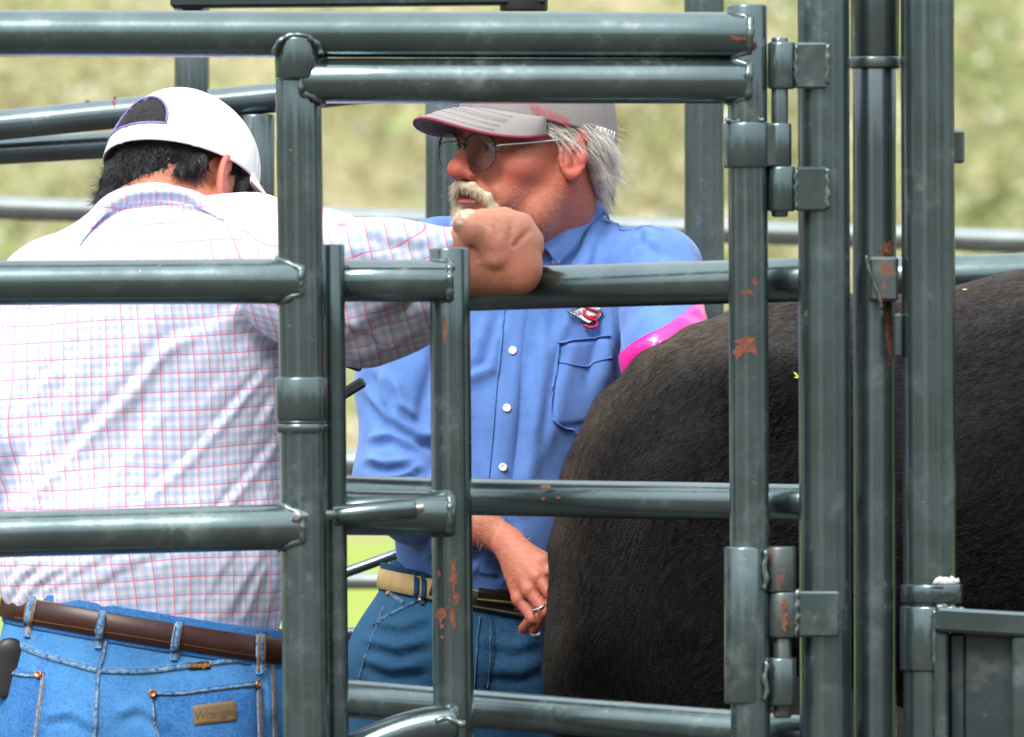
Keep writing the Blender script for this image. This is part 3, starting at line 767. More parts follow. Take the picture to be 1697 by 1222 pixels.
def plaid_mat():
    m, nt, b = new_mat('pink_plaid_cotton'); at = node(nt, 'ShaderNodeAttribute', attribute_name='plaid')
    sep = nt.nodes.new('ShaderNodeSeparateXYZ'); nt.links.new(at.outputs['Vector'], sep.inputs[0])
    def line(s, period, phase, w, soft):
        f = math_n(nt, 'FRACT', math_n(nt, 'ADD', math_n(nt, 'DIVIDE', s, period), phase))
        d = math_n(nt, 'ABSOLUTE', math_n(nt, 'SUBTRACT', f, .5)); return ramp(nt, math_n(nt, 'MULTIPLY', d, period), w, w + soft, 1, 0)
    u, v = sep.outputs[0], sep.outputs[1]; T = .0255
    blue = math_n(nt, 'ADD', line(u, T / 2, .25, .0021, .001), line(v, T / 2, .25, .0021, .001))
    lil = math_n(nt, 'ADD', line(u, T, 0., .0022, .001), line(v, T, 0., .0022, .001))
    red = math_n(nt, 'MAXIMUM', line(u, T, .5, .0005, .0007), line(v, T, .5, .0005, .0007))
    c = mix_c(nt, math_n(nt, 'MULTIPLY', blue, .45, True), (.82, .85, .93), (.40, .60, .88))
    c = mix_c(nt, math_n(nt, 'MULTIPLY', lil, .22, True), c, (.58, .44, .80))
    c = mix_c(nt, math_n(nt, 'MULTIPLY', red, .85), c, (.86, .14, .30))
    nt.links.new(c, b.inputs['Base Color']); b.inputs['Roughness'].default_value = .85; b.inputs['Specular IOR Level'].default_value = .2
    p = geo_pos(nt); bump_n(nt, b, noise_n(nt, 90, 4, .6, p), .15, .002); return m
def hair_mat(name, dark, light, rough=.45):
    m, nt, b = new_mat(name); at = node(nt, 'ShaderNodeAttribute', attribute_name='tint')
    c = mix_c(nt, at.outputs['Fac'], dark, light); nt.links.new(c, b.inputs['Base Color']); b.inputs['Roughness'].default_value = rough
    b.inputs['Specular IOR Level'].default_value = .5; return m
# ------------------------------------------------------------------ people: shared builders
def rot(a, p, r=0.):
    ca, sa, cp, sp_, cr, sr = math.cos(a), math.sin(a), math.cos(p), math.sin(p), math.cos(r), math.sin(r)
    Rz = np.array([[ca, -sa, 0], [sa, ca, 0], [0, 0, 1]]); Rx = np.array([[1, 0, 0], [0, cp, -sp_], [0, sp_, cp]]); Ry = np.array([[cr, 0, sr], [0, 1, 0], [-sr, 0, cr]])
    return Rz @ Rx @ Ry
class Frame:
    def __init__(s, o, M, k): s.o, s.M, s.k = np.asarray(o, float), M, k
    def w(s, P): return s.o + s.k * (np.asarray(P, float) @ s.M.T)
    def l(s, P): return ((np.asarray(P, float) - s.o) @ s.M) / s.k
    def d(s, D): return np.asarray(D, float) @ s.M.T
def gauss(P, c, r): return np.exp(-(((P - np.asarray(c)) / np.asarray(r)) ** 2).sum(1))
def head_mesh(fr, neck_to, vox=.0022, mouth=True, neck_r=(.056, .060)):
    S = SDF((-.105, -.15, -.26), (.105, .15, .15), vox)
    S.ell((0, .018, .035), (.076, .097, .088), k=.03)
    S.ell((0, -.03, -.035), (.063, .062, .083), k=.035)
    for s in (-1, 1):
        S.cap((s * .056, .012, -.045), (s * .044, -.025, -.088), .020, .020, k=.025)
        S.cap((s * .044, -.025, -.088), (0, -.074, -.106), .020, .020, k=.025)
        S.ell((s * .045, -.058, -.030), (.022, .024, .020), k=.03)          # cheekbone
        S.ell((s * .036, -.068, -.066), (.020, .022, .022), k=.02)          # cheek beside the mouth
    S.ell((0, -.082, -.108), (.022, .018, .018), k=.02)
    S.ell((0, -.080, -.058), (.034, .024, .028), k=.02)                      # upper jaw
    S.cap((-.040, -.076, .018), (0, -.088, .014), .013, .013, k=.015); S.cap((.040, -.076, .018), (0, -.088, .014), .013, .013, k=.015)
    for s in (-1, 1): S.ell((s * .032, -.099, -.006), (.019, .017, .013), k=.012, mode='s')
    for s in (-1, 1):
        S.ell((s * .030, -.0840, .0058), (.0165, .0132, .0068), k=.003); S.ell((s * .030, -.0825, -.0148), (.0160, .0115, .0055), k=.004)
        S.ell((s * .031, -.083, -.022), (.014, .006, .005), k=.006)          # bag under the eye
    S.cap((0, -.090, .006), (0, -.113, -.030), .0095, .0125, k=.012); S.ell((0, -.1165, -.036), (.0165, .0145, .0140), k=.008)
    for s in (-1, 1): S.ell((s * .0145, -.106, -.041), (.0095, .012, .0095), k=.006)
    for s in (-1, 1): S.ell((s * .008, -.111, -.051), (.0045, .006, .005), k=.003, mode='s')
    for s in (-1, 1): S.chain([(s * .019, -.1055, -.036), (s * .031, -.0945, -.056), (s * .037, -.0835, -.078)], [.0028, .0035, .0025], k=.006) if False else None
    for s in (-1, 1):                                                        # fold from nose to mouth corner
        P = [(s * .022, -.107, -.034), (s * .034, -.0985, -.055), (s * .041, -.089, -.078)]
        for i in (0, 1): S.cap(P[i], P[i + 1], .0040, .0040, k=.006, mode='s')
    for s in (-1, 1):                                                        # creases
        for (a_, b_) in (((.050, -.078, .002), (.063, -.056, .010)), ((.051, -.077, -.003), (.066, -.055, -.002)), ((.050, -.077, -.009), (.064, -.056, -.014)), ((.020, -.093, -.020), (.044, -.083, -.022)), ((.049, -.060, -.062), (.046, -.048, -.092))):
            S.cap((s * a_[0], a_[1], a_[2]), (s * b_[0], b_[1], b_[2]), .0022, .0012, k=.0035, mode='s')
    S.ell((0, -.099, -.0655), (.021, .008, .0055), k=.004); S.ell((0, -.0985, -.0775), (.019, .008, .006), k=.004)
    if mouth: S.ell((0, -.106, -.0712), (.020, .012, .0028), k=.0025, mode='s')
    for s in (-1, 1):                                                        # ears
        n = nrm([s * .86, -.48, .06]); up = nrm(np.array([0, .18, 1]) - n * np.dot(n, [0, .18, 1])); f = np.cross(up, n)
        c = np.array([s * .074, .014, -.012]) + n * .008; R = np.stack([n, f, up], 1)
        S.ell(c, (.0055, .0175, .031), R, k=.006)
        A = np.linspace(-.9, 4.1, 15); ring_ = [c + n * .004 + f * (math.sin(a) * .0175 * (-1)) * 1 + up * (math.cos(a) * .030 + .001) for a in (A if True else A)]
        S.chain(ring_, [.0032] * 15, k=.004)
        S.ell(c + n * .010 - up * .002 + f * .002, (.008, .0095, .0165), R, k=.004, mode='s')
        S.chain([c + n * .0035 + up * .018 + f * .002, c + n * .0045 + up * .002 - f * .006, c + n * .004 - up * .016 - f * .004], [.003, .003, .003], k=.004)
        S.ell(c - up * .029 + n * .002 + f * .003, (.005, .009, .009), R, k=.006)
        S.ell(c + f * .013 - up * .006 + n * .001, (.006, .006, .008), R, k=.005)   # tragus
    nb = fr.l(neck_to); S.chain([(0, .028, -.03), (0, .032, -.07), tuple(nb)], [.052, neck_r[0], neck_r[1]], k=.03)
    S.cap((.03, -.02, -.105), tuple(nb + np.array([.02, -.03, 0])), .022, .03, k=.03); S.cap((-.03, -.02, -.105), tuple(nb + np.array([-.02, -.03, 0])), .022, .03, k=.03)
    V, F = S.mesh(2); return V, F
def head_flush(L):
    fl = .9 * gauss(L, (0, -.117, -.036), (.022, .03, .018)) + .75 * np.maximum(gauss(L, (.045, -.06, -.035), (.026, .04, .024)), gauss(L, (-.045, -.06, -.035), (.026, .04, .024)))
    e = np.clip((np.abs(L[:, 0]) - .071) / .012, 0, 1) * np.exp(-((L[:, 1] - .015) / .03) ** 2); fl = fl + .8 * e
    fl = fl + .25 + .5 * gauss(L, (0, -.05, -.13), (.08, .06, .04)) + .8 * gauss(L, (0, -.10, -.0715), (.02, .02, .010))
    return np.clip(fl, 0, 1)
def cap_crown(fr, z_f, z_b, H, opening=False):
    nt_, ns = 288, 64; V = []; rx, ry = .090, .1125
    T = np.linspace(0, 2 * math.pi, nt_, endpoint=False); Sg = np.linspace(0, math.pi / 2, ns)
    def pt(t, s, off=0.):
        zb = z_f + (z_b - z_f) * (1 - math.cos(t)) / 2; c = math.cos(s) ** .82; front = max(0, math.cos(t))
        seam = min(abs(((t + math.pi / 6) % (math.pi / 3)) - math.pi / 6), 1) ; g = -.0012 * math.exp(-(seam * rx / .0025) ** 2)
        r = 1 + (g + off) / rx
        up = (z_f + H - zb) * (math.sin(s) ** (1 - .12 * front))
        return (rx * math.sin(t) * c * r, .013 - ry * math.cos(t) * c * r * (1 - .03 * front * math.sin(s)), zb + up + off * math.sin(s))
    for s in Sg:
        for t in T: V.append(pt(t, s))
    def inside(t, s):
        d = abs(t - math.pi); zz = s
        if d > .62: return False
        top = .20 + .46 * math.sqrt(max(0, 1 - (d / .62) ** 2)); return .20 < zz < top
    F = []
    for i in range(ns - 1):
        for j in range(nt_):
            if opening and inside(T[j] + math.pi / nt_, (Sg[i] + Sg[i + 1]) / 2): continue
            F.append((i * nt_ + j, i * nt_ + (j + 1) % nt_, (i + 1) * nt_ + (j + 1) % nt_, (i + 1) * nt_ + j))
    edge = []
    if opening:
        for q in np.linspace(-.62, .62, 40): edge.append(pt(math.pi + q, .20 + .46 * math.sqrt(max(0, 1 - (q / .62) ** 2)), .0005))
        for q in np.linspace(.62, -.62, 24): edge.append(pt(math.pi + q, .20, .0005))
    return fr.w(np.array(V)), F, (fr.w(np.array(edge)) if opening else None), pt
def cap_brim(fr, z_f, length=.073, curve=.030, tilt=.30, spread=1.12):
    nu, nv = 41, 13; V = []; E = []
    for i in range(nu):
        u = -1 + 2 * i / (nu - 1); t = u * spread
        bx, by = .090 * math.sin(t), .013 - .1125 * math.cos(t)
        L = length * (max(0, 1 - abs(u) ** 2.6)) ** .55
        for j in range(nv):
            v = j / (nv - 1); x = bx * (1 + .02 * v) ; y = by - L * v
            z = z_f + .001 - tilt * L * v - curve * (x / .0875) ** 2 * (.35 + .65 * v) * 1.0 + .004 * math.sin(v * math.pi) * (1 - u * u)
            V.append((x, y, z))
        E.append(V[-1])
    F = [(i * nv + j, (i + 1) * nv + j, (i + 1) * nv + j + 1, i * nv + j + 1) for i in range(nu - 1) for j in range(nv - 1)]
    return fr.w(np.array(V)), F, fr.w(np.array(E)), nu, nv
def solidify(o, th, off=-1):
    m = o.modifiers.new('thickness', 'SOLIDIFY'); m.thickness = th; m.offset = off; return o
def join_parts(L):
    V = np.concatenate([a for a, _, _ in L]); n = 0; F = []; A = np.concatenate([c for _, _, c in L])
    for a, f, _ in L: F.append(f + n); n += len(a)
    return V, np.concatenate(F), A
def zeros(V): return np.zeros(len(V))
def loft(name, curves, mat, parent, n=28, th=.003, rows=5):
    """cloth sheet through drawn 3-D curves, with thickness"""
    C = [spline(c, n) for c in curves]; C = np.stack(C); R = np.stack([spline(C[:, i], rows) for i in range(n)], 1)
    V = R.reshape(-1, 3); F = [(i * n + j, i * n + j + 1, (i + 1) * n + j + 1, (i + 1) * n + j) for i in range(rows - 1) for j in range(n - 1)]
    o = obj(name, V, F, mat, parent); solidify(o, th, 0); return o
def cloth_noise(V, F, a1=.0035, a2=.0018, seed=1, stretch=(1, 1, .6)):
    N = vnormals(V, F); Q = V * np.array(stretch)
    return V + N * (a1 * vnoise(Q, 14, seed) + a2 * vnoise(Q, 36, seed + 1))[:, None]

SKIN_RED = skin_mat('weathered_skin', (.48, .175, .105), (.43, .075, .048))
SKIN_TAN = skin_mat('tanned_skin', (.56, .26, .15), (.58, .14, .11))
BLUE = cloth_mat('blue_shirt_cotton', (.085, .185, .46), .10, hi=(.10, .21, .51))
BLUE_BAND = cloth_mat('blue_shirt_band', (.095, .20, .49), .06)
PLAID = plaid_mat()
DENIM_L = denim_mat('washed_denim', (.012, .075, .29), (.085, .29, .62))
DENIM_D = denim_mat('dark_denim', (.002, .008, .028), (.022, .085, .17))
SEAM_L = seam_mat('denim_seam', (.03, .13, .36), (.24, .46, .68)); SEAM_D = seam_mat('dark_denim_seam', (.01, .035, .085), (.09, .19, .29))
BUTTON = simple_mat('pearl_button', (.72, .72, .70), .25); COPPER = simple_mat('copper_rivet', (.45, .19, .10), .35, .8)
THREAD = simple_mat('tan_stitching', (.30, .17, .07), .8)
BELT_BR = simple_mat('brown_leather', (.045, .014, .009), .38, 0, .2, 40, .12); BELT_TAN = simple_mat('tan_webbing', (.38, .27, .11), .7); BLACKLEATHER = simple_mat('black_leather', (.012, .012, .012), .4)
PATCH_M = simple_mat('embossed_leather_patch', (.17, .105, .045), .5, 0, .15, 80, .15)
WHITECAP = cloth_mat('white_cap_cotton', (.86, .85, .86), .03, 1100, .1); CAPGREY = cloth_mat('grey_cap_cotton', (.27, .25, .245), .06, 1100, .1); CAPUNDER = cloth_mat('dark_cap_underside', (.03, .028, .03), .1)
MAROON = simple_mat('maroon_piping', (.20, .015, .05), .6); REDTHREAD = simple_mat('red_thread', (.62, .02, .05), .55)
BROWNUNDER = cloth_mat('brown_brim_underside', (.17, .115, .085), .08); LILAC = simple_mat('violet_trim', (.22, .17, .42), .7)
WHITETHREAD = simple_mat('white_thread', (.82, .82, .80), .6); BLACKTHREAD = simple_mat('black_thread', (.012, .012, .012), .6); ORANGETHREAD = simple_mat('orange_thread', (.55, .22, .02), .6)
HAIR_W = hair_mat('white_hair', (.22, .17, .10), (.80, .77, .70)); HAIR_GOLD = hair_mat('grey_blond_hair', (.16, .12, .07), (.50, .42, .28)); HAIR_B = hair_mat('black_grey_hair', (.003, .003, .0035), (.075, .075, .08), .35)
HAIR_BASE = hair_mat('black_hair_mass', (.003, .003, .0035), (.03, .03, .032), .8); BEARD = hair_mat('blond_white_beard', (.40, .30, .18), (.78, .69, .52)); ARMHAIR = hair_mat('arm_hair', (.45, .30, .16), (.70, .55, .36))
GLOVE, _nt, _b = new_mat('pink_plastic_glove'); _b.inputs['Base Color'].default_value = (.80, .004, .27, 1); _b.inputs['Roughness'].default_value = .25; _b.inputs['Coat Weight'].default_value = .4
bump_n(_nt, _b, noise_n(_nt, 40, 4, .6, geo_pos(_nt)), .5, .006)
def lens_mat():
    m, nt, b = new_mat('spectacle_lens'); nt.nodes.remove(b); out = nt.nodes['Material Output']
    tr = nt.nodes.new('ShaderNodeBsdfTransparent'); tr.inputs[0].default_value = (.86, .90, .88, 1); gl = nt.nodes.new('ShaderNodeBsdfGlossy'); gl.inputs['Roughness'].default_value = .03
    lw = nt.nodes.new('ShaderNodeFresnel'); lw.inputs[0].default_value = 1.55; mx = nt.nodes.new('ShaderNodeMixShader')
    nt.links.new(lw.outputs[0], mx.inputs[0]); nt.links.new(tr.outputs[0], mx.inputs[1]); nt.links.new(gl.outputs[0], mx.inputs[2]); nt.links.new(mx.outputs[0], out.inputs[0]); return m
LENS = lens_mat(); FRAME_M = simple_mat('black_frame', (.015, .015, .017), .3); TEMPLE_M = simple_mat('silver_temple', (.62, .62, .58), .3, .7)
EYEWHITE = simple_mat('eye_white', (.40, .32, .29), .2); IRIS = simple_mat('blue_grey_iris', (.02, .03, .035), .15); LIP = simple_mat('lip', (.28, .07, .07), .4)
# ------------------------------------------------------------------ the bearded man in the blue shirt
YB = 1.36
bl = thing('person', 'bearded man in blue shirt, grey cap and glasses beyond the rails', 'person', (W(780, 0, YB)[0], YB, 0))
hf = Frame(W(879, 238, 1.33), rot(math.radians(-53), math.radians(0), math.radians(2)), 1.12)
neck_b = W(900, 425, 1.40)
HV, HF = head_mesh(hf, neck_b, .0017); hfl = head_flush(HV)
HW = hf.w(HV)
# arm and hand that hangs in front of the belt
Kb = K(1.24)
S = SDF(W(700, 1070, 1.08), W(960, 800, 1.36), .0018)
def q(px, py, Y): return W(px, py, Y)
S.chain([q(735, 842, 1.27), q(790, 868, 1.25), q(846, 902, 1.235)], [36 * Kb, 33 * Kb, 25 * Kb], k=.012, sc=(1, .85, 1))
kn = [(897, 932, 1.195), (890, 957, 1.18), (877, 979, 1.18), (861, 993, 1.195)]
wr = [(846, 891, 1.225), (844, 898, 1.22), (840, 905, 1.22), (836, 910, 1.225)]
for a, b in zip(wr, kn): S.cap(q(*a), q(*b), 15 * Kb, 12.5 * Kb, k=.012)
S.ell(q(868, 942, 1.225), (28 * Kb, 18 * Kb, 38 * Kb), k=.015)
for kx, f1, f2 in zip(kn, [(924, 965, 1.18), (918, 992, 1.165), (904, 1014, 1.165), (884, 1025, 1.178)], [(915, 1004, 1.205), (902, 1026, 1.19), (886, 1042, 1.19), (868, 1042, 1.205)]):
    S.ell(q(*kx), (13 * Kb,) * 3, k=.005); S.chain([q(*kx), q(*f1), q(*f2)], [11.5 * Kb, 10.8 * Kb, 9.5 * Kb], k=.0022)
S.chain([q(862, 905, 1.25), q(905, 930, 1.25), q(935, 960, 1.235)], [14 * Kb, 12.5 * Kb, 10 * Kb], k=.006)
for (a, b) in (((868, 915), (905, 950)), ((862, 920), (895, 970))): S.cap(q(*a, 1.196), q(*b, 1.176), .0012, .0012, k=.006)
AV, AF = S.mesh(1); AN = vnormals(AV, AF)
ap = to_px(AV); afl = np.clip(.05 + .35 * np.clip((ap[:, 1] - 920) / 60, 0, 1) + .25 * vnoise(AV, 45, 2), 0, .8)
# hidden core of the body, so that head, trunk and limbs are one figure
S = SDF((W(560, 0, 1.6)[0], 1.05, 0.0), (W(1260, 0, 1.6)[0], 1.75, 1.72), .014)
S.chain([neck_b, W(890, 520, 1.42), W(820, 800, 1.38), W(770, 1050, 1.38)], [.05, .11, .10, .11], k=.04, sc=(1, .75, 1))
S.chain([W(730, 450, 1.41), W(655, 800, 1.30), W(740, 845, 1.27)], [.045, .04, .03], k=.03); S.chain([W(1080, 455, 1.36), W(1105, 600, 1.22), W(1240, 690, 1.12)], [.045, .042, .036], k=.03)
for x in (690, 845): S.chain([W(x, 1120, 1.38), W(x, 1600, 1.38), W(x, 2090, 1.40), W(x - 20, 2110, 1.30)], [.08, .055, .04, .035], k=.03)
CV, CF = S.mesh(1)
V, F, A = join_parts([(HW, HF, hfl), (AV, AF, afl), (CV, CF, zeros(CV))])
sdf_obj('body', (V, F), SKIN_RED, bl, flush=A)
P_, N_ = sample(AV, AF, 900, 5, lambda c: (to_px(c)[:, 0] < 880) * 1.0)
ax_ = nrm(W(846, 902, 1.235) - W(735, 842, 1.27))
strands('arm_hair', P_, ax_ * .8 + N_ * .55 + RNG.normal(size=P_.shape) * .35, N_, .011, .00035, ARMHAIR, bl, 3, .1, .3, seed=4)
bead('finger_ring', [q(893 + 10 * math.cos(a) * 1.1, 1005 + 4 * math.sin(a) - 5 * math.cos(a), 1.165 - .0105 * math.sin(a)) for a in np.linspace(0, 2 * math.pi, 24, endpoint=False)], .0016, STEEL, bl)
# eyes
for s in (-1, 1):
    S = SDF((s * .030 - .018, -.105, -.02), (s * .030 + .018, -.06, .02), .0016); S.ell((s * .030, -.0805, -.0038), (.0126,) * 3); Ve, Fe = S.mesh(1)
    eo = sdf_obj('eye', (hf.w(Ve), Fe), EYEWHITE, bl)
    c = np.array([s * .030 - .001, -.0931, -.0050]); a = np.linspace(0, 2 * math.pi, 20, endpoint=False)
    R2 = np.stack([c[0] + .0058 * np.cos(a), c[1] + .0012 + 0 * a, c[2] + .0058 * np.sin(a)], 1)
    obj('iris', hf.w(np.vstack([R2, c - [0, .0006, 0]])), [(i, (i + 1) % 20, 20) for i in range(20)], IRIS, eo)
# beard: a mass of hair and the strands on it
S = SDF((-.06, -.135, -.16), (.06, -.03, -.03), .0022)
for s in (-1, 1):
    S.chain([(0, -.1115, -.0535), (s * .018, -.1065, -.0575), (s * .034, -.0925, -.071), (s * .036, -.083, -.090)], [.0042, .0054, .0052, .0052], k=.006)
    S.chain([(s * .036, -.082, -.090), (s * .022, -.088, -.108)], [.010, .013], k=.01)
S.ell((0, -.090, -.104), (.029, .020, .021), k=.012); S.ell((0, -.084, -.122), (.021, .017, .016), k=.012); S.ell((0, -.106, -.0725), (.017, .014, .0050), k=.004, mode='s')
BV, BF = S.mesh(1); BV = BV + vnormals(BV, BF) * (vnoise(BV, 190, 3) * .0012)[:, None]
bt = np.clip(.55 + .35 * vnoise(BV, 110, 7), 0, 1); bo = sdf_obj('beard', (hf.w(BV), BF), BEARD, bl, tint=bt)
P_, N_ = sample(BV, BF, 7500, 6); D_ = np.stack([np.sign(P_[:, 0]) * .5, -.25 + 0 * P_[:, 0], -1 + 0 * P_[:, 0]], 1) + N_ * .55 + RNG.normal(size=P_.shape) * .22
strands('whiskers', hf.w(P_ - N_ * .001), hf.d(D_), hf.d(N_), .012, .00055, BEARD, bo, 3, .25, .3, seed=7)
# stubble up the jaw
P_, N_ = sample(HV, HF, 3600, 8, lambda c: 1. * ((c[:, 2] < -.055) & (c[:, 2] > -.125) & (c[:, 1] < .0) & (np.abs(c[:, 0]) > .03)))
strands('stubble', hf.w(P_), hf.d(N_ * .7 + np.array([0, .2, -.8])), hf.d(N_), .0022, .00018, BEARD, bl, 1, .1, .2, seed=8)
# lips
S = SDF((-.03, -.125, -.09), (.03, -.08, -.055), .0014); S.ell((0, -.0995, -.0785), (.0205, .0095, .0058)); S.ell((0, -.0990, -.0655), (.021, .009, .0042)); S.ell((0, -.108, -.0718), (.019, .012, .0026), k=.002, mode='s')
Vl, Fl = S.mesh(1); sdf_obj('lips', (hf.w(Vl), Fl), LIP, bl)
# hair
S = SDF((-.11, -.08, -.15), (.11, .19, .08), .003)
for s in (-1, 1):
    S.chain([(s * .072, -.022, .022), (s * .074, -.008, .018), (s * .077, .012, .026), (s * .074, .050, .010), (s * .060, .082, -.020)], [.006, .007, .009, .013, .015], k=.012)
    S.chain([(s * .072, .040, .0), (s * .064, .066, -.045), (s * .050, .082, -.075)], [.010, .009, .004], k=.012)
S.ell((0, .050, .012), (.072, .060, .052), k=.02)
S.chain([(0, .104, .020), (0, .120, .010), (.006, .122, -.025), (.012, .114, -.060), (.016, .104, -.092)], [.012, .014, .014, .011, .005], k=.012)
GV, GF = S.mesh(2); gn = vnormals(GV, GF); GV = GV + gn * (.0025 * vnoise(GV * np.array([1, .35, .6]), 90, 4))[:, None]
isw = np.clip((.108 - GV[:, 1]) / .025, 0, 1)
ho = sdf_obj('hair', (hf.w(GV), GF), HAIR_W, bl, tint=np.clip(.05 + .35 * isw + .3 * vnoise(GV * np.array([1, .3, .8]), 150, 6), 0, 1))
P_, N_ = sample(GV, GF, 9000, 9, lambda c: 1. * (c[:, 2] < .05))
flow = np.stack([-.15 * np.sign(P_[:, 0]), 1 - .9 * np.clip((P_[:, 1] - .08) / .05, 0, 1), -.35 - 1.0 * np.clip((P_[:, 1] - .07) / .05, 0, 1)], 1)
tw = np.clip(.25 + .55 * np.clip((.108 - P_[:, 1]) / .025, 0, 1) + RNG.normal(size=len(P_)) * .32 + .25 * vnoise(P_, 120, 17), 0, 1)
strands('locks', hf.w(P_), hf.d(flow + N_ * .10 + np.stack([vnoise(P_, 55, 51), vnoise(P_, 55, 52), vnoise(P_, 55, 53)], 1) * .45 + RNG.normal(size=P_.shape) * .12), hf.d(N_), np.where(P_[:, 1] > .075, .030, .040), .00065, HAIR_W, ho, 6, 1.6, .45, tint=tw, seed=10)
for s in (-1, 1):                                                            # swept back over the ear
    n_ = 420; P_ = np.stack([np.full(n_, s * .0755) + RNG.normal(size=n_) * .002, -.034 + RNG.uniform(0, .045, n_), .012 + RNG.uniform(0, .022, n_)], 1); N_ = np.repeat([[s * 1., 0, .1]], n_, 0)
    strands('locks', hf.w(P_), hf.d(np.stack([s * .22 + 0 * P_[:, 0], 1 + 0 * P_[:, 0], -.22 + RNG.normal(size=n_) * .12], 1)), hf.d(N_), .062, .0008, HAIR_W, ho, 7, 1.0, .4, tint=np.clip(.75 + RNG.normal(size=n_) * .3, 0, 1), seed=14)
P_, N_ = sample(GV, GF, 420, 11, lambda c: 1. * (c[:, 1] > .09))
strands('flyaway', hf.w(P_), hf.d(N_ + np.array([0, .4, -.5]) + RNG.normal(size=P_.shape) * .4), hf.d(N_), .038, .00045, HAIR_W, ho, 6, .5, .9, seed=12)
# cap
CAPSTITCH = simple_mat('cap_stitching', (.15, .14, .15), .8)
cv, cf, _, cpt = cap_crown(hf, .044, -.002, .106)
cap_o = obj('cap', cv, cf, CAPGREY, bl); solidify(cap_o, .0025)
bv, bf, be, nu, nv = cap_brim(hf, .046, .076, .040, .22)
br_o = obj('brim', bv, bf, CAPGREY, cap_o); solidify(br_o, .004, 1); br_o.data.materials.append(CAPUNDER)
obj('brim_underside', bv + hf.d([0, 0, -.0012]), bf, CAPUNDER, cap_o)
V, F = tube_data(be, .0028, 8); obj('piping', V, F, MAROON, cap_o)
for f_ in (.35, .5, .65, .8, .92):
    L = [bv[i * nv + int(f_ * (nv - 1))] + hf.d([0, 0, .0040]) for i in range(13, nu - 5)]; V, F = tube_data(L, .0004, 5); obj('stitch_row', V, F, CAPSTITCH, cap_o)
tv, tf = text_data('YOUR SUCCESS', .0120, 0, 1.0); tv[:, 0] *= .54
L = []
for x, y, _ in tv:
    t_ = 1.16 + x / .09; L.append(cpt(t_, .055 + y / .105 - 1.6 * x, .0030))
obj('lettering', hf.w(np.array(L)), tf, REDTHREAD, cap_o, False)
L = [cpt(1.80 + .42 * s, .035 + .035 * math.sin(s * 34) , .003) for s in np.linspace(0, 1, 60)]
V, F = tube_data(hf.w(np.array(L)), .0007, 5); obj('lettering', V, F, WHITETHREAD, cap_o)
# glasses
gl_ = bl
g_c = {s: np.array([s * .0335, -.1100, -.010]) for s in (-1, 1)}
def rim_pts(s, grow=1., n=48):
    a = np.linspace(0, 2 * math.pi, n, endpoint=False); ex = .0285 * grow; ez = .0255 * grow
    x = np.sign(np.cos(a)) * np.abs(np.cos(a)) ** .85 * ex; z = np.sign(np.sin(a)) * np.abs(np.sin(a)) ** .9 * ez * np.where(np.sin(a) > 0, .86, 1.06)
    P = np.stack([x, .16 * s * x * 1.0 + 6 * x * x * .5, z], 1); return P + g_c[s]
first = None
for s in (-1, 1):
    P = rim_pts(s); top = P[:, 2] > g_c[s][2] + .004
    V, F = tube_data(hf.w(P), np.where(top, .0016, .0009), 8, False, True); o = obj('glasses', V, F, FRAME_M, bl) if first is None else obj('rim', V, F, FRAME_M, first)
    first = first or o
    Q = np.vstack([rim_pts(s, .97), g_c[s]]); obj('lens', hf.w(Q), [(i, (i + 1) % 48, 48) for i in range(48)], LENS, first)
    tp = [(s * .058, -.103, -.004), (s * .068, -.094, -.002), (s * .076, -.05, .002), (s * .081, -.005, .006), (s * .081, .016, .002)]
    V, F = tube_data(hf.w(spline(tp, 16)), .0014, 8); obj('temple', V, F, TEMPLE_M, first)
    V, F = tube_data(hf.w(np.array([(s * .057, -.105, -.003), (s * .066, -.096, -.002)])), .0015, 8); obj('hinge', V, F, FRAME_M, first)
V, F = tube_data(hf.w(spline([(-.010, -.1130, -.004), (0, -.1175, -.001), (.010, -.1130, -.004)], 8)), .0013, 8); obj('bridge', V, F, FRAME_M, first)
V, F = tube_data(hf.w(spline([(-.012, -.1120, .005), (0, -.115, .006), (.012, -.1120, .005)], 8)), .0011, 8); obj('bridge', V, F, FRAME_M, first)

# shirt
S = SDF((W(560, 0, 1.5)[0], 1.02, W(0, 1060, 1.4)[2]), (W(1270, 0, 1.5)[0], 1.62, W(0, 300, 1.4)[2]), .0048)
S.ell(W(895, 580, 1.40), (.172, .115, .21), k=.03)
S.cap(W(735, 432, 1.43), W(1078, 448, 1.38), .066, .058, k=.05); S.cap(W(908, 400, 1.41), W(900, 480, 1.41), .066, .09, k=.05)
S.ell(W(800, 850, 1.37), (.126, .112, .17), k=.05); S.cap(W(845, 700, 1.38), W(785, 985, 1.385), .140, .110, k=.04, sc=(1, .8, 1))
S.chain([W(700, 450, 1.40), W(668, 640, 1.34), W(656, 800, 1.29), W(690, 836, 1.272), W(722, 850, 1.262)], [.070, .066, .060, .055, .048], k=.03)
S.chain([W(1092, 448, 1.35), W(1104, 590, 1.22), W(1240, 690, 1.12)], [.064, .060, .055], k=.03)
S.half(W(785, 1000, 1.38), (.2, 0, -1)); S.half(W(755, 858, 1.25), (.93, 0, -.3)) if False else None
SV, SF = S.mesh(2)
Pp = to_px(SV)
cut = (Pp[:, 0] > 762) & (Pp[:, 1] > 790) & (SV[:, 1] < 1.30) & (Pp[:, 1] > 800 + (0)) & (np.linalg.norm(SV - W(770, 862, 1.25), axis=1) < .075) & (SV[:, 1] < 1.262)
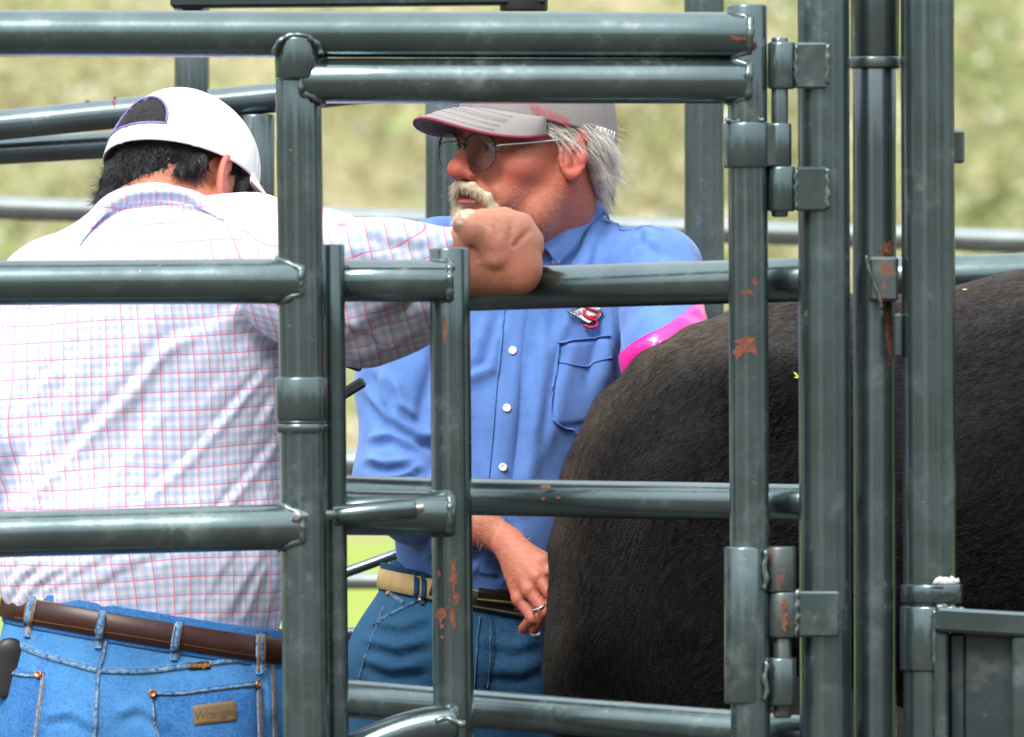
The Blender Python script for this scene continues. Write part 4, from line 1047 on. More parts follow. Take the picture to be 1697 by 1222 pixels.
SV = folds(SV, SF, [
    ([(760, 500), (745, 600), (720, 690), (700, 740)], 14, 0.0101), ([(800, 520), (780, 640), (755, 720)], 13, 0.0087), ([(835, 520), (815, 610), (720, 665)], 9, 0.0116),
    ([(905, 520), (895, 640), (880, 760), (860, 860)], 14, 0.0087), ([(880, 600), (872, 700), (850, 840)], 8, 0.0043), ([(960, 540), (930, 640), (905, 760)], 10, 0.0043),
    ([(1015, 470), (1010, 560), (985, 660)], 12, 0.0087), ([(990, 350), (975, 420), (945, 500), (925, 590)], 12, 0.0072), ([(1020, 360), (1000, 430), (985, 500)], 10, 0.0058),
    ([(1060, 365), (1075, 400), (1110, 425)], 6, 0.0043), ([(1095, 400), (1050, 420), (1020, 460)], 7, 0.0043),
    ([(600, 640), (640, 690), (690, 720), (740, 735)], 9, 0.0101), ([(605, 730), (650, 720), (700, 745)], 8, 0.0087), ([(600, 760), (640, 770), (690, 765)], 8, 0.0101), ([(615, 800), (660, 790), (705, 770)], 7, 0.0087),
    ([(630, 610), (640, 660), (665, 700)], 10, 0.0087), ([(650, 620), (665, 670), (700, 700)], 8, 0.0072), ([(790, 700), (740, 760), (700, 850)], 9, 0.0058), ([(760, 830), (740, 880), (700, 930)], 9, 0.0087), ([(820, 860), (800, 920), (770, 960)], 9, 0.0072), ([(860, 870), (850, 930), (830, 975)], 8, 0.0072)])
SV = cloth_noise(SV, SF, .0028, .0012, 3)
so = sdf_obj('shirt', (SV, SF), BLUE, bl); ss = Surf(SV, SF)
strip('placket', ss, [(871, 440), (862, 480), (850, 560), (843, 640), (835, 740), (822, 862), (812, 950)], 42, .0032, BLUE_BAND, so, 44, 7)
strip('placket_seam', ss, [(851, 440), (842, 480), (830, 560), (823, 640), (815, 740), (802, 862)], 3.0, .0040, BLUE, so, 40)
for (x, y) in ((850, 582), (840, 677), (833, 775), (822, 868)): disc('button', ss, x, y, 7, .0065, BUTTON, so)
pk = patch('pocket', ss, [(925, 566), (1016, 556), (1022, 694), (912, 712)], .0035, BLUE_BAND, so, 22, 22, .10)
strip('pocket_flap_seam', ss, [(923, 600), (945, 604), (969, 607), (990, 600), (1012, 592)], 3.5, .0055, BLUE, so, 20)
strip('pocket_seam', ss, [(925, 568), (960, 563), (1012, 557)], 3, .0055, BLUE_BAND, so, 20)
strip('pocket_edge', ss, [(925, 570), (919, 620), (914, 670), (916, 694), (932, 708), (950, 712)], 4, .0052, BLUE, so, 30)
strip('armhole_seam', ss, [(1052, 345), (1046, 420), (1040, 470), (1030, 530), (1036, 600)], 4, .0022, BLUE_BAND, so, 30); strip('yoke_seam', ss, [(985, 362), (1020, 372), (1060, 372), (1100, 382)], 3, .002, BLUE_BAND, so, 20)
# collar leaf and the stand round the neck
inn = [W(985, 322, 1.42), W(962, 326, 1.375), W(938, 352, 1.335), W(912, 382, 1.305), W(893, 404, 1.29)]
out = [ss.hit(1012, 344, .004)[0], ss.hit(996, 362, .006)[0], ss.hit(972, 388, .007)[0], ss.hit(950, 414, .007)[0], ss.hit(922, 446, .006)[0]]
mid = [(a + b) / 2 + np.array([.002, -.008, .004]) for a, b in zip(inn, out)]
loft('collar', [inn, mid, out], BLUE_BAND, so, 24, .003, 7); cs = [(a + (b - a) * .96) + np.array([0, -.004, 0]) for a, b in zip(mid, out)]
disc('button', ss, 921, 434, 6.5, .011, BUTTON, so)
inn2 = [W(885, 404, 1.29), W(850, 392, 1.31), W(815, 380, 1.34)]; out2 = [ss.hit(868, 446, .006)[0], ss.hit(830, 425, .006)[0], ss.hit(795, 395, .006)[0]]
loft('collar', [inn2, [(a + b) / 2 + np.array([0, -.008, .004]) for a, b in zip(inn2, out2)], out2], BLUE_BAND, so, 16, .003, 5)
strip('neckline', ss, [(893, 404), (888, 430), (880, 455)], 16, .002, BLACKTHREAD, so, 12)
# emblem on the chest
def poly_on(name, pts, off, mat, par, n=3):
    pts = np.asarray(pts, float); c = pts.mean(0); m = len(pts); P = [tuple(c)]
    for f_ in np.linspace(0, 1, n + 1)[1:]:
        for p in pts: P.append(tuple(c + (p - c) * f_))
    F = [(0, 1 + i, 1 + (i + 1) % m) for i in range(m)]
    for k_ in range(n - 1): F += [(1 + k_ * m + i, 1 + (k_ + 1) * m + i, 1 + (k_ + 1) * m + (i + 1) % m, 1 + k_ * m + (i + 1) % m) for i in range(m)]
    return obj(name, ss.pts(P, off), F, mat, par, False)
def dia(cx, cy, w, h, n=6):
    L = [(cx - w, cy), (cx, cy - h), (cx + w, cy), (cx, cy + h)]; o = []
    for i in range(4):
        for f_ in np.arange(n) / n: o.append((L[i][0] * (1 - f_) + L[(i + 1) % 4][0] * f_, L[i][1] * (1 - f_) + L[(i + 1) % 4][1] * f_))
    return o
em = poly_on('emblem', dia(973, 519, 33, 19), .0062, BLACKTHREAD, so); poly_on('emblem_field', dia(973, 519, 31, 17.2), .0072, WHITETHREAD, em)
s1 = spline([(984, 500), (975, 497), (966, 502), (967, 510), (976, 514), (984, 518), (983, 525), (973, 526), (966, 522)], 40); s2 = spline([(966, 514), (965, 522), (972, 528), (981, 532), (983, 540), (974, 544), (966, 540)], 30)
for sp_ in (s1, s2):
    V, F = tube_data(ss.pts(sp_, .0070), .0024, 8); obj('letter_outline', V, F, BLACKTHREAD, em)
    V, F = tube_data(ss.pts(sp_, .0082), .0018, 8); obj('letter', V, F, REDTHREAD, em)
text_on('lettering', ss, 'SELECT', 954.5, 519, 10, -.02, .0082, BLACKTHREAD, em, 0, .86); text_on('lettering', ss, 'SIRES', 993, 517.5, 10, -.02, .0082, BLACKTHREAD, em, 0, .86)
# jeans
S = SDF((W(520, 0, 1.5)[0], 1.16, .06), (W(980, 0, 1.5)[0], 1.62, W(0, 900, 1.4)[2]), .0065)
S.cap(W(780, 950, 1.39), W(755, 1080, 1.39), .120, .142, k=.04, sc=(1, .82, 1))
for (x0, x1) in ((690, 668), (838, 850)): S.chain([W(x0, 1110, 1.385), W(x1, 1560, 1.38), W(x1, 2060, 1.40)], [.104, .078, .062], k=.035)
S.half(W(780, 950, 1.39), (.18, 0, 1))
JV, JF = S.mesh(2); JV = folds(JV, JF, [([(600, 1060), (660, 1075), (720, 1060)], 9, .007), ([(595, 1090), (650, 1110), (715, 1100)], 9, .007), ([(610, 1030), (670, 1040), (715, 1020)], 8, .005), ([(790, 1060), (850, 1075), (900, 1060)], 9, .005), ([(800, 1110), (860, 1115), (905, 1095)], 9, .005), ([(600, 1130), (660, 1150), (720, 1150)], 9, .006)])
JV = cloth_noise(JV, JF, .002, .0015, 5); jp = to_px(JV)
jo = sdf_obj('jeans', (JV, JF), DENIM_D, bl, fade=np.clip(.25 + .5 * vnoise(JV, 16, 3) + .35 * (jp[:, 0] < 720), 0, 1)); js = Surf(JV, JF)
strip('pocket_seam', js, [(619, 1036), (650, 1018), (680, 1002), (700, 994)], 6, .0028, SEAM_D, jo, 20)
strip('coin_pocket', js, [(645, 983), (655, 990), (668, 1000)], 10, .002, SEAM_D, jo, 12)
strip('side_seam', js, [(637, 1005), (612, 1070), (594, 1130)], 4, .002, SEAM_D, jo, 18)
strip('fly', js, [(808, 1020), (812, 1080), (800, 1145)], 26, .003, DENIM_D, jo, 20); strip('fly_seam', js, [(795, 1022), (790, 1080), (786, 1140)], 3, .004, SEAM_D, jo, 20); strip('fly_seam', js, [(812, 1030), (812, 1090), (808, 1140)], 2.5, .004, SEAM_D, jo, 20)
disc('rivet', js, 645, 983, 5, .004, COPPER, jo); disc('rivet', js, 698, 992, 5, .004, COPPER, jo)
cB = (W(778, 0, 1.39)[0], 1.39, 0); zB = W(778, 985, 1.39)[2]; zfB = lambda x, y: zB - .18 * (x - cB[0])
waist_ring('waistband', js, cB, lambda x, y: zfB(x, y) + .002, .021, .003, DENIM_D, jo)
bo_, bsf = waist_ring('belt', js, cB, zfB, .0155, .0075, BELT_TAN, bl)
strip('belt_front', bsf, [(715, 972), (780, 990), (850, 1002), (905, 1012)], 40, .002, BLACKLEATHER, bo_, 20)
strip('buckle', bsf, [(792, 978), (850, 983), (905, 990)], 36, .006, simple_mat('dark_buckle', (.05, .048, .04), .25, .8), bo_, 16); strip('buckle_edge', bsf, [(790, 993), (850, 1000), (905, 1006)], 5, .008, simple_mat('brass_edge', (.35, .27, .12), .3, .8), bo_, 16)
for (x, y) in ((690, 972), (702, 976)): strip('belt_loop', bsf, [(x, y - 26), (x + 1, y), (x - 1, y + 26)], 11, .004, DENIM_D, jo, 12)
disc('snap', js, 886, 1050, 8, .006, BUTTON, jo)
# long pink glove on the other arm
S = SDF((W(980, 0, 1.3)[0], 1.0, W(0, 760, 1.2)[2]), (W(1320, 0, 1.3)[0], 1.40, W(0, 480, 1.2)[2]), .004)
S.chain([W(1090, 500, 1.30), W(1104, 590, 1.22), W(1240, 690, 1.12), W(1330, 700, 1.05)], [.071, .068, .062, .05], k=.02); S.half(W(1042, 574, 1.16), (-.52, 0, .85), .002)
GVx, GFx = S.mesh(2); GVx = cloth_noise(GVx, GFx, .003, .003, 9, (1, 1, 1)); sdf_obj('glove', (GVx, GFx), GLOVE, bl)
for x in (690, 845):
    S = SDF(W(x - 90, 2140, 1.15) , W(x + 90, 2000, 1.52), .008); S.chain([W(x, 2060, 1.40), W(x, 2095, 1.40)], [.05, .05], k=.02); S.cap(W(x, 2100, 1.41), W(x - 25, 2112, 1.25), .042, .036, k=.03); S.half((0, 0, .004), (0, 0, -1)); sdf_obj('boot', S.mesh(1), BELT_BR, bl)
# ------------------------------------------------------------------ the man in the plaid shirt, seen from behind
YP = .52
pl = thing('person', 'man in white cap and pink plaid shirt, back turned, arm over the rail', 'person', (W(240, 0, YP)[0], YP, 0))
pf = Frame(W(305, 315, .60), rot(math.radians(132), math.radians(33), math.radians(15)), 1.06)
nb = W(262, 400, .60)
HV2, HF2 = head_mesh(pf, nb, .0026, True, (.060, .066))
# fist on the rail
S = SDF(W(680, 530, .12), W(930, 320, .36), .0018); k2 = K(.22)
S.chain([W(690, 448, .235), W(745, 440, .235), W(790, 428, .225)], [50 * k2, 46 * k2, 44 * k2], k=.015, sc=(1, .8, 1))
S.cap(W(800, 405, .218), W(843, 408, .214), 49 * k2, 48 * k2, k=.02, sc=(1, .62, 1)); S.cap(W(800, 446, .215), W(852, 446, .21), 42 * k2, 40 * k2, k=.02, sc=(1, .7, 1))
kn = [(800, 364, .236), (836, 361, .232), (866, 372, .230), (882, 400, .228)]
S.ell(W(822, 428, .207), (50 * k2, 30 * k2, 44 * k2), k=.02)
for i, kx in enumerate(kn):
    S.cap(W(805 + 6 * i, 430, .21), W(*kx), 18 * k2, 13 * k2, k=.022); S.ell(W(*kx), (15 * k2, 15 * k2, 14 * k2), k=.008)
    S.chain([W(*kx), W(kx[0] + 5, kx[1] + 12, kx[2] + .045), W(kx[0] - 4, kx[1] + 52, kx[2] + .062)], [15 * k2, 14 * k2, 12 * k2], k=.004)
S.ell(W(866, 450, .205), (26 * k2, 26 * k2, 32 * k2), k=.015)
S.chain([W(812, 412, .190), W(784, 388, .182), W(763, 375, .186)], [24 * k2, 18 * k2, 14 * k2], k=.010)
for i_, kx in enumerate(kn): S.cap(W(812 + 5 * i_, 432, .181), W(kx[0] - 1, kx[1] + 8, kx[2] - .015), .0010, .0012, k=.016)
for (a_, b_) in (((820, 350, .205), (822, 392, .186)), ((852, 352, .205), (845, 396, .186)), ((880, 380, .20), (852, 408, .186)), ((800, 470, .178), (850, 462, .176)), ((782, 400, .178), (792, 430, .178))): S.cap(W(*a_), W(*b_), .0020, .0010, k=.007, mode='s')
FV, FF = S.mesh(1); fp = to_px(FV); ffl = np.clip(.15 + .55 * np.exp(-((fp[:, 0] - 868) / 26) ** 2 - ((fp[:, 1] - 455) / 30) ** 2) + .2 * vnoise(FV, 40, 3) + .3 * gauss(np.c_[fp, fp[:, 0] * 0], (838, 415, 0), (40, 25, 1)), 0, 1)
a = np.linspace(0, 2 * math.pi, 14, endpoint=False)
S = SDF((W(-120, 0, .5)[0], .30, 0.0), (W(620, 0, .5)[0], .78, W(0, 320, .5)[2]), .016)
S.chain([nb, W(250, 520, .54), W(240, 900, .52), W(235, 1120, .52)], [.055, .13, .13, .13], k=.05, sc=(1, .7, 1))
S.chain([W(410, 430, .5), W(590, 495, .28)], [.05, .05], k=.03); S.chain([W(95, 500, .55), W(-70, 800, .5), W(-60, 1000, .62)], [.05, .04, .035], k=.03)
for x in (140, 335): S.chain([W(x, 1250, .52), W(x, 1700, .52), W(x, 2190, .54), W(x + 60, 2215, .62)], [.08, .055, .04, .03], k=.03)
CV, CF = S.mesh(1)
hfl2 = np.clip(.9 * head_flush(HV2), 0, 1)
V, F, A = join_parts([(pf.w(HV2), HF2, hfl2), (FV, FF, ffl), (CV, CF, zeros(CV))]); sdf_obj('body', (V, F), SKIN_TAN, pl, flush=A)
P_, N_ = sample(FV, FF, 500, 61, lambda c: (to_px(c)[:, 0] < 850) * 1.0)
strands('arm_hair', P_, np.array([.8, 0, -.3]) + N_ * .5 + RNG.normal(size=P_.shape) * .35, N_, .008, .00025, HAIR_B, pl, 3, .1, .3, tint=np.full(500, .4), seed=62)
tn = Surf(FV, FF); patch('thumb_nail', tn, [(753, 366), (766, 363), (770, 374), (757, 378)], .0012, simple_mat('nail', (.72, .45, .36), .3), pl, 6, 6, .12)
# dark hair
S = SDF((-.11, -.09, -.12), (.11, .15, .13), .003)
S.ell((0, .0195, .033), (.0785, .0985, .0875), k=.02); S.ell((.014, .050, -.034), (.060, .060, .055), k=.02)
for s in (-1, 1): S.chain([(s * .072, .045, -.01), (s * .060, .07, -.05), (s * .035, .095, -.072)], [.012, .012, .009], k=.012); S.chain([(s * .073, -.034, .015), (s * .071, -.032, -.03)], [.010, .008], k=.008)
for s in (-1, 1): S.ell((s * .078, .012, -.022), (.02, .024, .042), k=.008, mode='s')
S.ell((-.052, .062, -.072), (.045, .055, .034), k=.01, mode='s')
X_ = S.ax[1][None, :, None]
S.d = np.where((X_ < -.028) & (np.abs(S.ax[0][:, None, None]) < .066), np.float32(.05), S.d)
DV, DF = S.mesh(2); DN = vnormals(DV, DF); DV = DV + DN * ((.004 * vnoise(DV, 70, 5) + .002 * vnoise(DV, 150, 6)) * np.clip(1 - (DV[:, 2] + .01) / .03, .25, 1))[:, None]
dh = sdf_obj('hair', (pf.w(DV), DF), HAIR_BASE, pl, tint=np.clip(.05 + .3 * vnoise(DV, 80, 8), 0, 1))
def under(c):
    lim = -.002 + .055 * np.clip((.05 - c[:, 1]) / .1, 0, 1); az = np.arctan2(c[:, 0], c[:, 1])
    return 1. * (c[:, 2] < lim) + .8 * ((np.abs(az) < .5) & (c[:, 2] > .005) & (c[:, 2] < .07))
P_, N_ = sample(DV, DF, 8000, 21, under)
wave = np.stack([.9 * vnoise(P_, 40, 11), 0 * P_[:, 0], -1 + .5 * vnoise(P_, 35, 12)], 1)
strands('locks', pf.w(P_), pf.d(wave + N_ * np.where(P_[:, 2] > 0, .05, .45)[:, None] + RNG.normal(size=P_.shape) * .2), pf.d(N_), np.where(P_[:, 2] > 0, .012, .020), .0008, HAIR_B, dh, 4, .1, .8, tint=np.clip(.15 + .35 * vnoise(P_, 60, 13) + RNG.normal(size=len(P_)) * .2, 0, 1), seed=22)
P_, N_ = sample(HV2, HF2, 900, 23, lambda c: 1. * ((c[:, 2] < -.03) & (c[:, 2] > -.095) & (c[:, 1] > .03)))
strands('nape_hair', pf.w(P_), pf.d(N_ * .35 + np.array([0, .1, -1]) + RNG.normal(size=P_.shape) * .3), pf.d(N_), .008, .0004, HAIR_B, dh, 2, .1, .4, tint=np.full(900, .1), seed=24)
# cap
cv, cf, ce, _ = cap_crown(pf, .040, -.010, .092, True)
co = obj('cap', cv, cf, WHITECAP, pl); solidify(co, .0022)
V, F = tube_data(ce, .0019, 8, False, True); obj('opening_trim', V, F, LILAC, co)
bv, bf, be, nu, nv = cap_brim(pf, .040, .075, .030, .12)
o = obj('brim', bv, bf, WHITECAP, co); solidify(o, .004, 1); obj('brim_underside', bv + pf.d([0, 0, -.0012]), bf, BROWNUNDER, co)
V, F = tube_data(be, .0025, 8); obj('brim_edge', V, F, BROWNUNDER, co)

# shirt
S = SDF((W(-140, 0, .5)[0], .26, W(0, 1110, .5)[2]), (W(600, 0, .5)[0], .80, W(0, 270, .5)[2]), .0048)
S.ell(W(258, 620, .55), (.205, .14, .24), k=.05); S.cap(W(95, 500, .56), W(415, 432, .50), .085, .081, k=.05); S.cap(W(250, 396, .535), W(250, 490, .53), .072, .115, k=.05)
S.chain([W(252, 650, .53), W(238, 935, .52), W(235, 1075, .52)], [.195, .189, .160], k=.05, sc=(1, .70, 1))
S.chain([W(85, 505, .56), W(-30, 720, .50), W(-90, 850, .50)], [.075, .066, .06], k=.03)
S.cap(W(415, 428, .50), W(520, 470, .40), .084, .088, k=.04)
S.half(W(235, 1062, .52), (-.16, 0, -1))
TV, TF = S.mesh(2); T0 = TV.copy()
TV = folds(TV, TF, [
    ([(350, 545), (276, 577), (221, 650), (155, 717), (85, 790), (30, 850)], 11, 0.0058), ([(462, 596), (383, 684), (317, 761), (228, 838), (190, 870)], 7, 0.0038), ([(465, 724), (405, 805), (340, 880)], 7, 0.0029),
    ([(118, 604), (66, 639), (38, 690)], 10, 0.0038), ([(300, 655), (243, 717), (150, 835)], 12, 0.0019), ([(150, 560), (120, 650), (60, 760), (0, 820)], 12, 0.0029), ([(110, 770), (60, 820), (10, 880)], 9, 0.0049),
    ([(300, 470), (240, 540), (200, 600)], 14, 0.0024), ([(440, 470), (380, 530), (330, 560)], 12, 0.0024), ([(390, 620), (330, 680)], 9, 0.0014), ([(460, 660), (420, 720)], 7, 0.0019),
    ([(8, 1000), (30, 960), (70, 925)], 7, 0.0034), ([(25, 1010), (60, 965), (120, 930)], 7, 0.0029), ([(5, 960), (30, 920), (60, 880)], 8, 0.0029), ([(120, 990), (200, 940), (330, 880)], 8, 0.0019), ([(60, 990), (120, 950), (220, 890)], 7, 0.0019),
    ([(400, 1040), (420, 990), (440, 930)], 7, 0.0029), ([(440, 1050), (450, 1000), (462, 940)], 7, 0.0029), ([(370, 1030), (400, 970), (440, 900)], 8, 0.0019), ([(330, 1020), (360, 950), (420, 860)], 9, 0.0014)])
TV = cloth_noise(TV, TF, .0035, .0014, 12); _n = vnormals(TV, TF); _q = np.stack([TV[:, 0] * .8 - TV[:, 2] * .6, TV[:, 1], (TV[:, 0] * .6 + TV[:, 2] * .8) * .22], 1); TV = TV + _n * (.0016 * vnoise(_q, 42, 77) + .0009 * vnoise(_q, 90, 78))[:, None]
cx, cy = W(250, 0, .52)[0], .54
ang = np.arctan2(T0[:, 0] - cx, -(T0[:, 1] - cy)); wob = .004 * vnoise(T0, 9, 31)
uv = np.stack([(T0[:, 0] - cx) * 1.10 + (T0[:, 1] - .40) * .6 * np.tanh((T0[:, 0] - cx) / .06) + .06 * (T0[:, 2] - 1.2) + wob, T0[:, 2] - .05 * (T0[:, 0] - cx) + .004 * vnoise(T0, 9, 32), 0 * ang], 1)
po = sdf_obj('shirt', (TV, TF), PLAID, pl, plaid=uv); ts = Surf(TV, TF)
# sleeve
S = SDF(W(390, 640, .10), W(780, 300, .62), .0046)
S.chain([W(420, 428, .50), W(520, 462, .38), W(600, 486, .27), W(660, 474, .255), W(760, 440, .24)], [.086, .092, .094, .084, .050], k=.03); S.half(W(749, 440, .24), (1, 0, -.12), .002)
LV, LF = S.mesh(2); L0 = LV.copy(); LV = folds(LV, LF, [([(560, 560), (620, 520), (700, 470)], 12, .006), ([(575, 600), (640, 575), (705, 540)], 10, .006), ([(560, 400), (620, 430), (700, 440)], 12, .005), ([(545, 520), (600, 540), (660, 580)], 9, .005), ([(580, 370), (640, 395), (720, 405)], 8, .004)]); LV = cloth_noise(LV, LF, .0035, .0012, 15)
d0 = nrm(W(740, 440, .24) - W(520, 462, .38)); r_ = L0 - W(600, 480, .27); s_ = r_ @ d0; e1 = nrm(np.cross(d0, [0, 1, 0])); e2 = np.cross(d0, e1)
sl = sdf_obj('sleeve', (LV, LF), PLAID, po, plaid=np.stack([.97 * r_[:, 0] + .24 * r_[:, 2] + .003 * vnoise(LV, 12, 5), .97 * r_[:, 2] - .24 * r_[:, 0] - .35 * r_[:, 1] + .003 * vnoise(LV, 12, 6), 0 * s_], 1))
lsf = Surf(LV, LF)
# collar
top = [W(128, 398, .53), W(150, 352, .51), W(190, 318, .475), W(255, 304, .455), W(315, 316, .46), W(352, 332, .485), W(378, 346, .53)]
low = [ts.hit(134, 408, .004)[0], ts.hit(160, 378, .006)[0], ts.hit(200, 349, .008)[0], ts.hit(262, 339, .009)[0], ts.hit(314, 344, .008)[0], ts.hit(346, 356, .006)[0], ts.hit(370, 366, .002)[0]]
mid = [(a * .45 + b * .55) + np.array([0, -.010, .002]) for a, b in zip(top, low)]
C_ = np.stack([spline(c, 40) for c in (top, mid, low)]); R_ = np.stack([spline(C_[:, i], 9) for i in range(40)], 1); V = R_.reshape(-1, 3)
F = np.array([(i * 40 + j, i * 40 + j + 1, (i + 1) * 40 + j + 1, (i + 1) * 40 + j) for i in range(8) for j in range(39)])
o = sdf_obj('collar', (V, F), PLAID, po, plaid=np.stack([V[:, 0] * 1.25, V[:, 2] * .9 + .004, 0 * V[:, 0]], 1)); solidify(o, .003, 0)
# jeans
S = SDF((W(-60, 0, .5)[0], .28, .05), (W(520, 0, .5)[0], .76, W(0, 960, .5)[2]), .0055)
S.chain([W(236, 1010, .52), W(234, 1120, .52), W(232, 1210, .515)], [.178, .188, .195], k=.04, sc=(1, .70, 1))
for x in (128, 340): S.ell(W(x, 1230, .46), (.085, .085, .11), k=.05); S.chain([W(x, 1270, .51), W(x - 4, 1700, .53), W(x - 4, 2200, .54)], [.100, .075, .062], k=.04)
S.half(W(236, 1008, .52), (.165, 0, 1))
QV, QF = S.mesh(2); QV = folds(QV, QF, [([(60, 1190), (120, 1180), (170, 1215)], 9, .004), ([(180, 1190), (230, 1170), (300, 1215)], 9, .004), ([(410, 1090), (440, 1130), (450, 1200)], 8, .004)])
QV = cloth_noise(QV, QF, .002, .0012, 17); qp = to_px(QV)
qo = sdf_obj('jeans', (QV, QF), DENIM_L, pl, fade=np.clip(.35 + .5 * vnoise(QV, 12, 4) + .3 * (qp[:, 0] < 60), 0, 1)); qs = Surf(QV, QF)
cP = (W(236, 0, .52)[0], .52, 0); zP = W(236, 1040, .52)[2]; zfP = lambda x, y: zP - .165 * (x - cP[0])
waist_ring('waistband', qs, cP, lambda x, y: zfP(x, y) + .002, .026, .002, DENIM_L, qo)
bo2, bs2 = waist_ring('belt', qs, cP, zfP, .0175, .007, BELT_BR, pl)
yb = lambda x: 1005 + (x - 18) * .161
for d_ in (-17, 17.5): strip('belt_stitch', bs2, [(x, yb(x) + d_) for x in (24, 100, 200, 300, 400, 448)], 1.6, .0012, THREAD, bo2, 60, 3)
for x, w in ((51, 15), (168, 17), (293, 16), (430, 14)):
    y = yb(x); dx = 8 if x < 300 else 0
    lo_ = strip('belt_loop', bs2, [(x + dx, y - 30), (x + dx * .6, y - 20), (x, y), (x - dx * .5, y + 24), (x - dx * .6, y + 46)], w, .0045, SEAM_L, qo, 18, 5)
    for e_ in (-w * .33, w * .33): strip('loop_stitch', bs2, [(x + e_ + dx, y - 30), (x + e_, y), (x + e_ - dx * .5, y + 42)], 1.6, .0062, THREAD, lo_, 12, 3)
def seam(line, w=9, off=.0022, th=True, par=None):
    o_ = strip('seam', qs, line, w, off, SEAM_L, par or qo, 40, 5)
    if th:
        for e_ in (-.3, .3):
            P = spline(line, 30); T = np.gradient(P, axis=0); T /= np.linalg.norm(T, axis=1)[:, None]
            strip('stitching', qs, P + np.stack([-T[:, 1], T[:, 0]], 1) * w * e_, 1.3, off + .0009, THREAD, o_, 40, 3)
seam([(30, 1068), (70, 1085), (120, 1100), (165, 1112)], 14); seam([(165, 1112), (240, 1112), (310, 1104), (380, 1095), (440, 1090)], 13)
seam([(176, 1062), (170, 1090), (163, 1118), (160, 1160), (156, 1225)], 10); seam([(448, 1085), (452, 1130), (455, 1225)], 7)
p1 = patch('pocket', qs, [(247, 1146), (428, 1131), (432, 1290), (268, 1295)], .0026, DENIM_L, qo, 20, 16)
p2 = patch('pocket', qs, [(-30, 1085), (74, 1116), (62, 1290), (-40, 1290)], .0026, DENIM_L, qo, 16, 16)
seam([(247, 1149), (300, 1149), (370, 1141), (428, 1134)], 10, .0045, True, p1); seam([(250, 1150), (256, 1190), (266, 1235)], 6, .0045, True, p1); seam([(427, 1136), (428, 1180), (430, 1235)], 6, .0045, True, p1)
seam([(-2, 1104), (24, 1116), (50, 1120), (74, 1119)], 10, .0045, True, p2); seam([(73, 1118), (68, 1160), (58, 1235)], 6, .0045, True, p2)
for (x, y) in ((253, 1150), (422, 1136), (67, 1120)): disc('rivet', qs, x, y, 7, .009, COPPER, qo)
lab = patch('leather_patch', qs, [(315, 1168), (394, 1158), (396, 1198), (317, 1207)], .0048, PATCH_M, p1, 14, 10, .035)
PD = simple_mat('pressed_lettering', (.11, .065, .028), .5)
text_on('lettering', qs, 'Wrangler', 356, 1184, 20, -.12, .0054, PD, lab, .35, .95)
tb = patch('woven_label', qs, [(308, 1098), (350, 1095), (351, 1110), (309, 1113)], .0042, BLACKTHREAD, qo, 8, 6)
text_on('lettering', qs, 'Wrangler', 329.5, 1104, 11.5, -.07, .0050, ORANGETHREAD, tb, .1, .82)
for x in (140, 335):
    S = SDF(W(x - 90, 2260, .36), W(x + 150, 2150, .80), .008); S.chain([W(x, 2180, .54), W(x, 2215, .54)], [.05, .05], k=.02); S.cap(W(x, 2218, .53), W(x + 60, 2226, .66), .042, .036, k=.03); S.half((0, 0, .004), (0, 0, -1)); sdf_obj('boot', S.mesh(1), BELT_BR, pl)
# phone in the left back pocket
phone = simple_mat('black_rubber_case', (.012, .012, .014), .45)
c, n_ = qs.hit(22, 1085); 
S = SDF(c - .06, c + .06, .003); S.cap(c + np.array([-.008, -.005, -.05]), c + np.array([-.004, -.005, .002]), .023, .022, k=.004, sc=(1, .42, 1))
tag(sdf_obj('phone', S.mesh(1), phone), 'black phone case sticking out of the back jeans pocket', 'phone')
# ------------------------------------------------------------------ the black animal in the chute
cw = thing('cow', 'black cow in the chute, seen from behind its rump', 'cow', (W(1500, 0, .95)[0], .95, 0))
YC = .92; kc = K(YC)
S = SDF((W(860, 0, YC)[0], YC - .45, 0.0), (W(3150, 0, YC)[0], YC + .45, W(0, 380, YC)[2]), .0125)
c_ = lambda px, py, dy=0.: W(px, py, YC) + np.array([0, dy, 0])
S.ell(c_(1182, 815), (208 * kc, 215 * kc, 215 * kc), k=.05); S.ell(c_(1290, 722), (230 * kc, 235 * kc, 190 * kc), k=.06)
S.chain([c_(1340, 830), c_(1700, 840), c_(2200, 850)], [290 * kc, 345 * kc, 330 * kc], k=.08, sc=(1, .85, 1)); S.chain([c_(1170, 596), c_(1330, 564), c_(1700, 556), c_(2250, 560)], [50 * kc, 58 * kc, 75 * kc, 80 * kc], k=.06)
for s in (-1, 1):
    S.ell(c_(1265, 640, s * .19), (75 * kc, 60 * kc, 60 * kc), k=.06)                      # hook bones
    S.chain([c_(1105, 840, s * .11), c_(1100, 1050, s * .12), c_(1120, 1300, s * .13)], [175 * kc, 165 * kc, 120 * kc], k=.07, sc=(1, .75, 1))
    S.chain([c_(1120, 1300, s * .14), c_(1040, 1560, s * .15), c_(1060, 1780, s * .15), c_(1060, 2120, s * .15), c_(1090, 2150, s * .15)], [115 * kc, 68 * kc, 46 * kc, 44 * kc, 56 * kc], k=.04)
    S.chain([c_(2300, 1050, s * .12), c_(2320, 1450, s * .14), c_(2330, 1700, s * .14), c_(2330, 2120, s * .14), c_(2360, 2150, s * .14)], [120 * kc, 80 * kc, 55 * kc, 46 * kc, 56 * kc], k=.05)
S.chain([c_(2250, 760), c_(2500, 700), c_(2700, 640)], [230 * kc, 170 * kc, 130 * kc], k=.1, sc=(1, .7, 1)); S.chain([c_(2740, 620), c_(2980, 760)], [125 * kc, 80 * kc], k=.05, sc=(1, .75, 1))
for s in (-1, 1): S.ell(c_(2690, 590, s * .17), (40 * kc, 100 * kc, 55 * kc), k=.03)
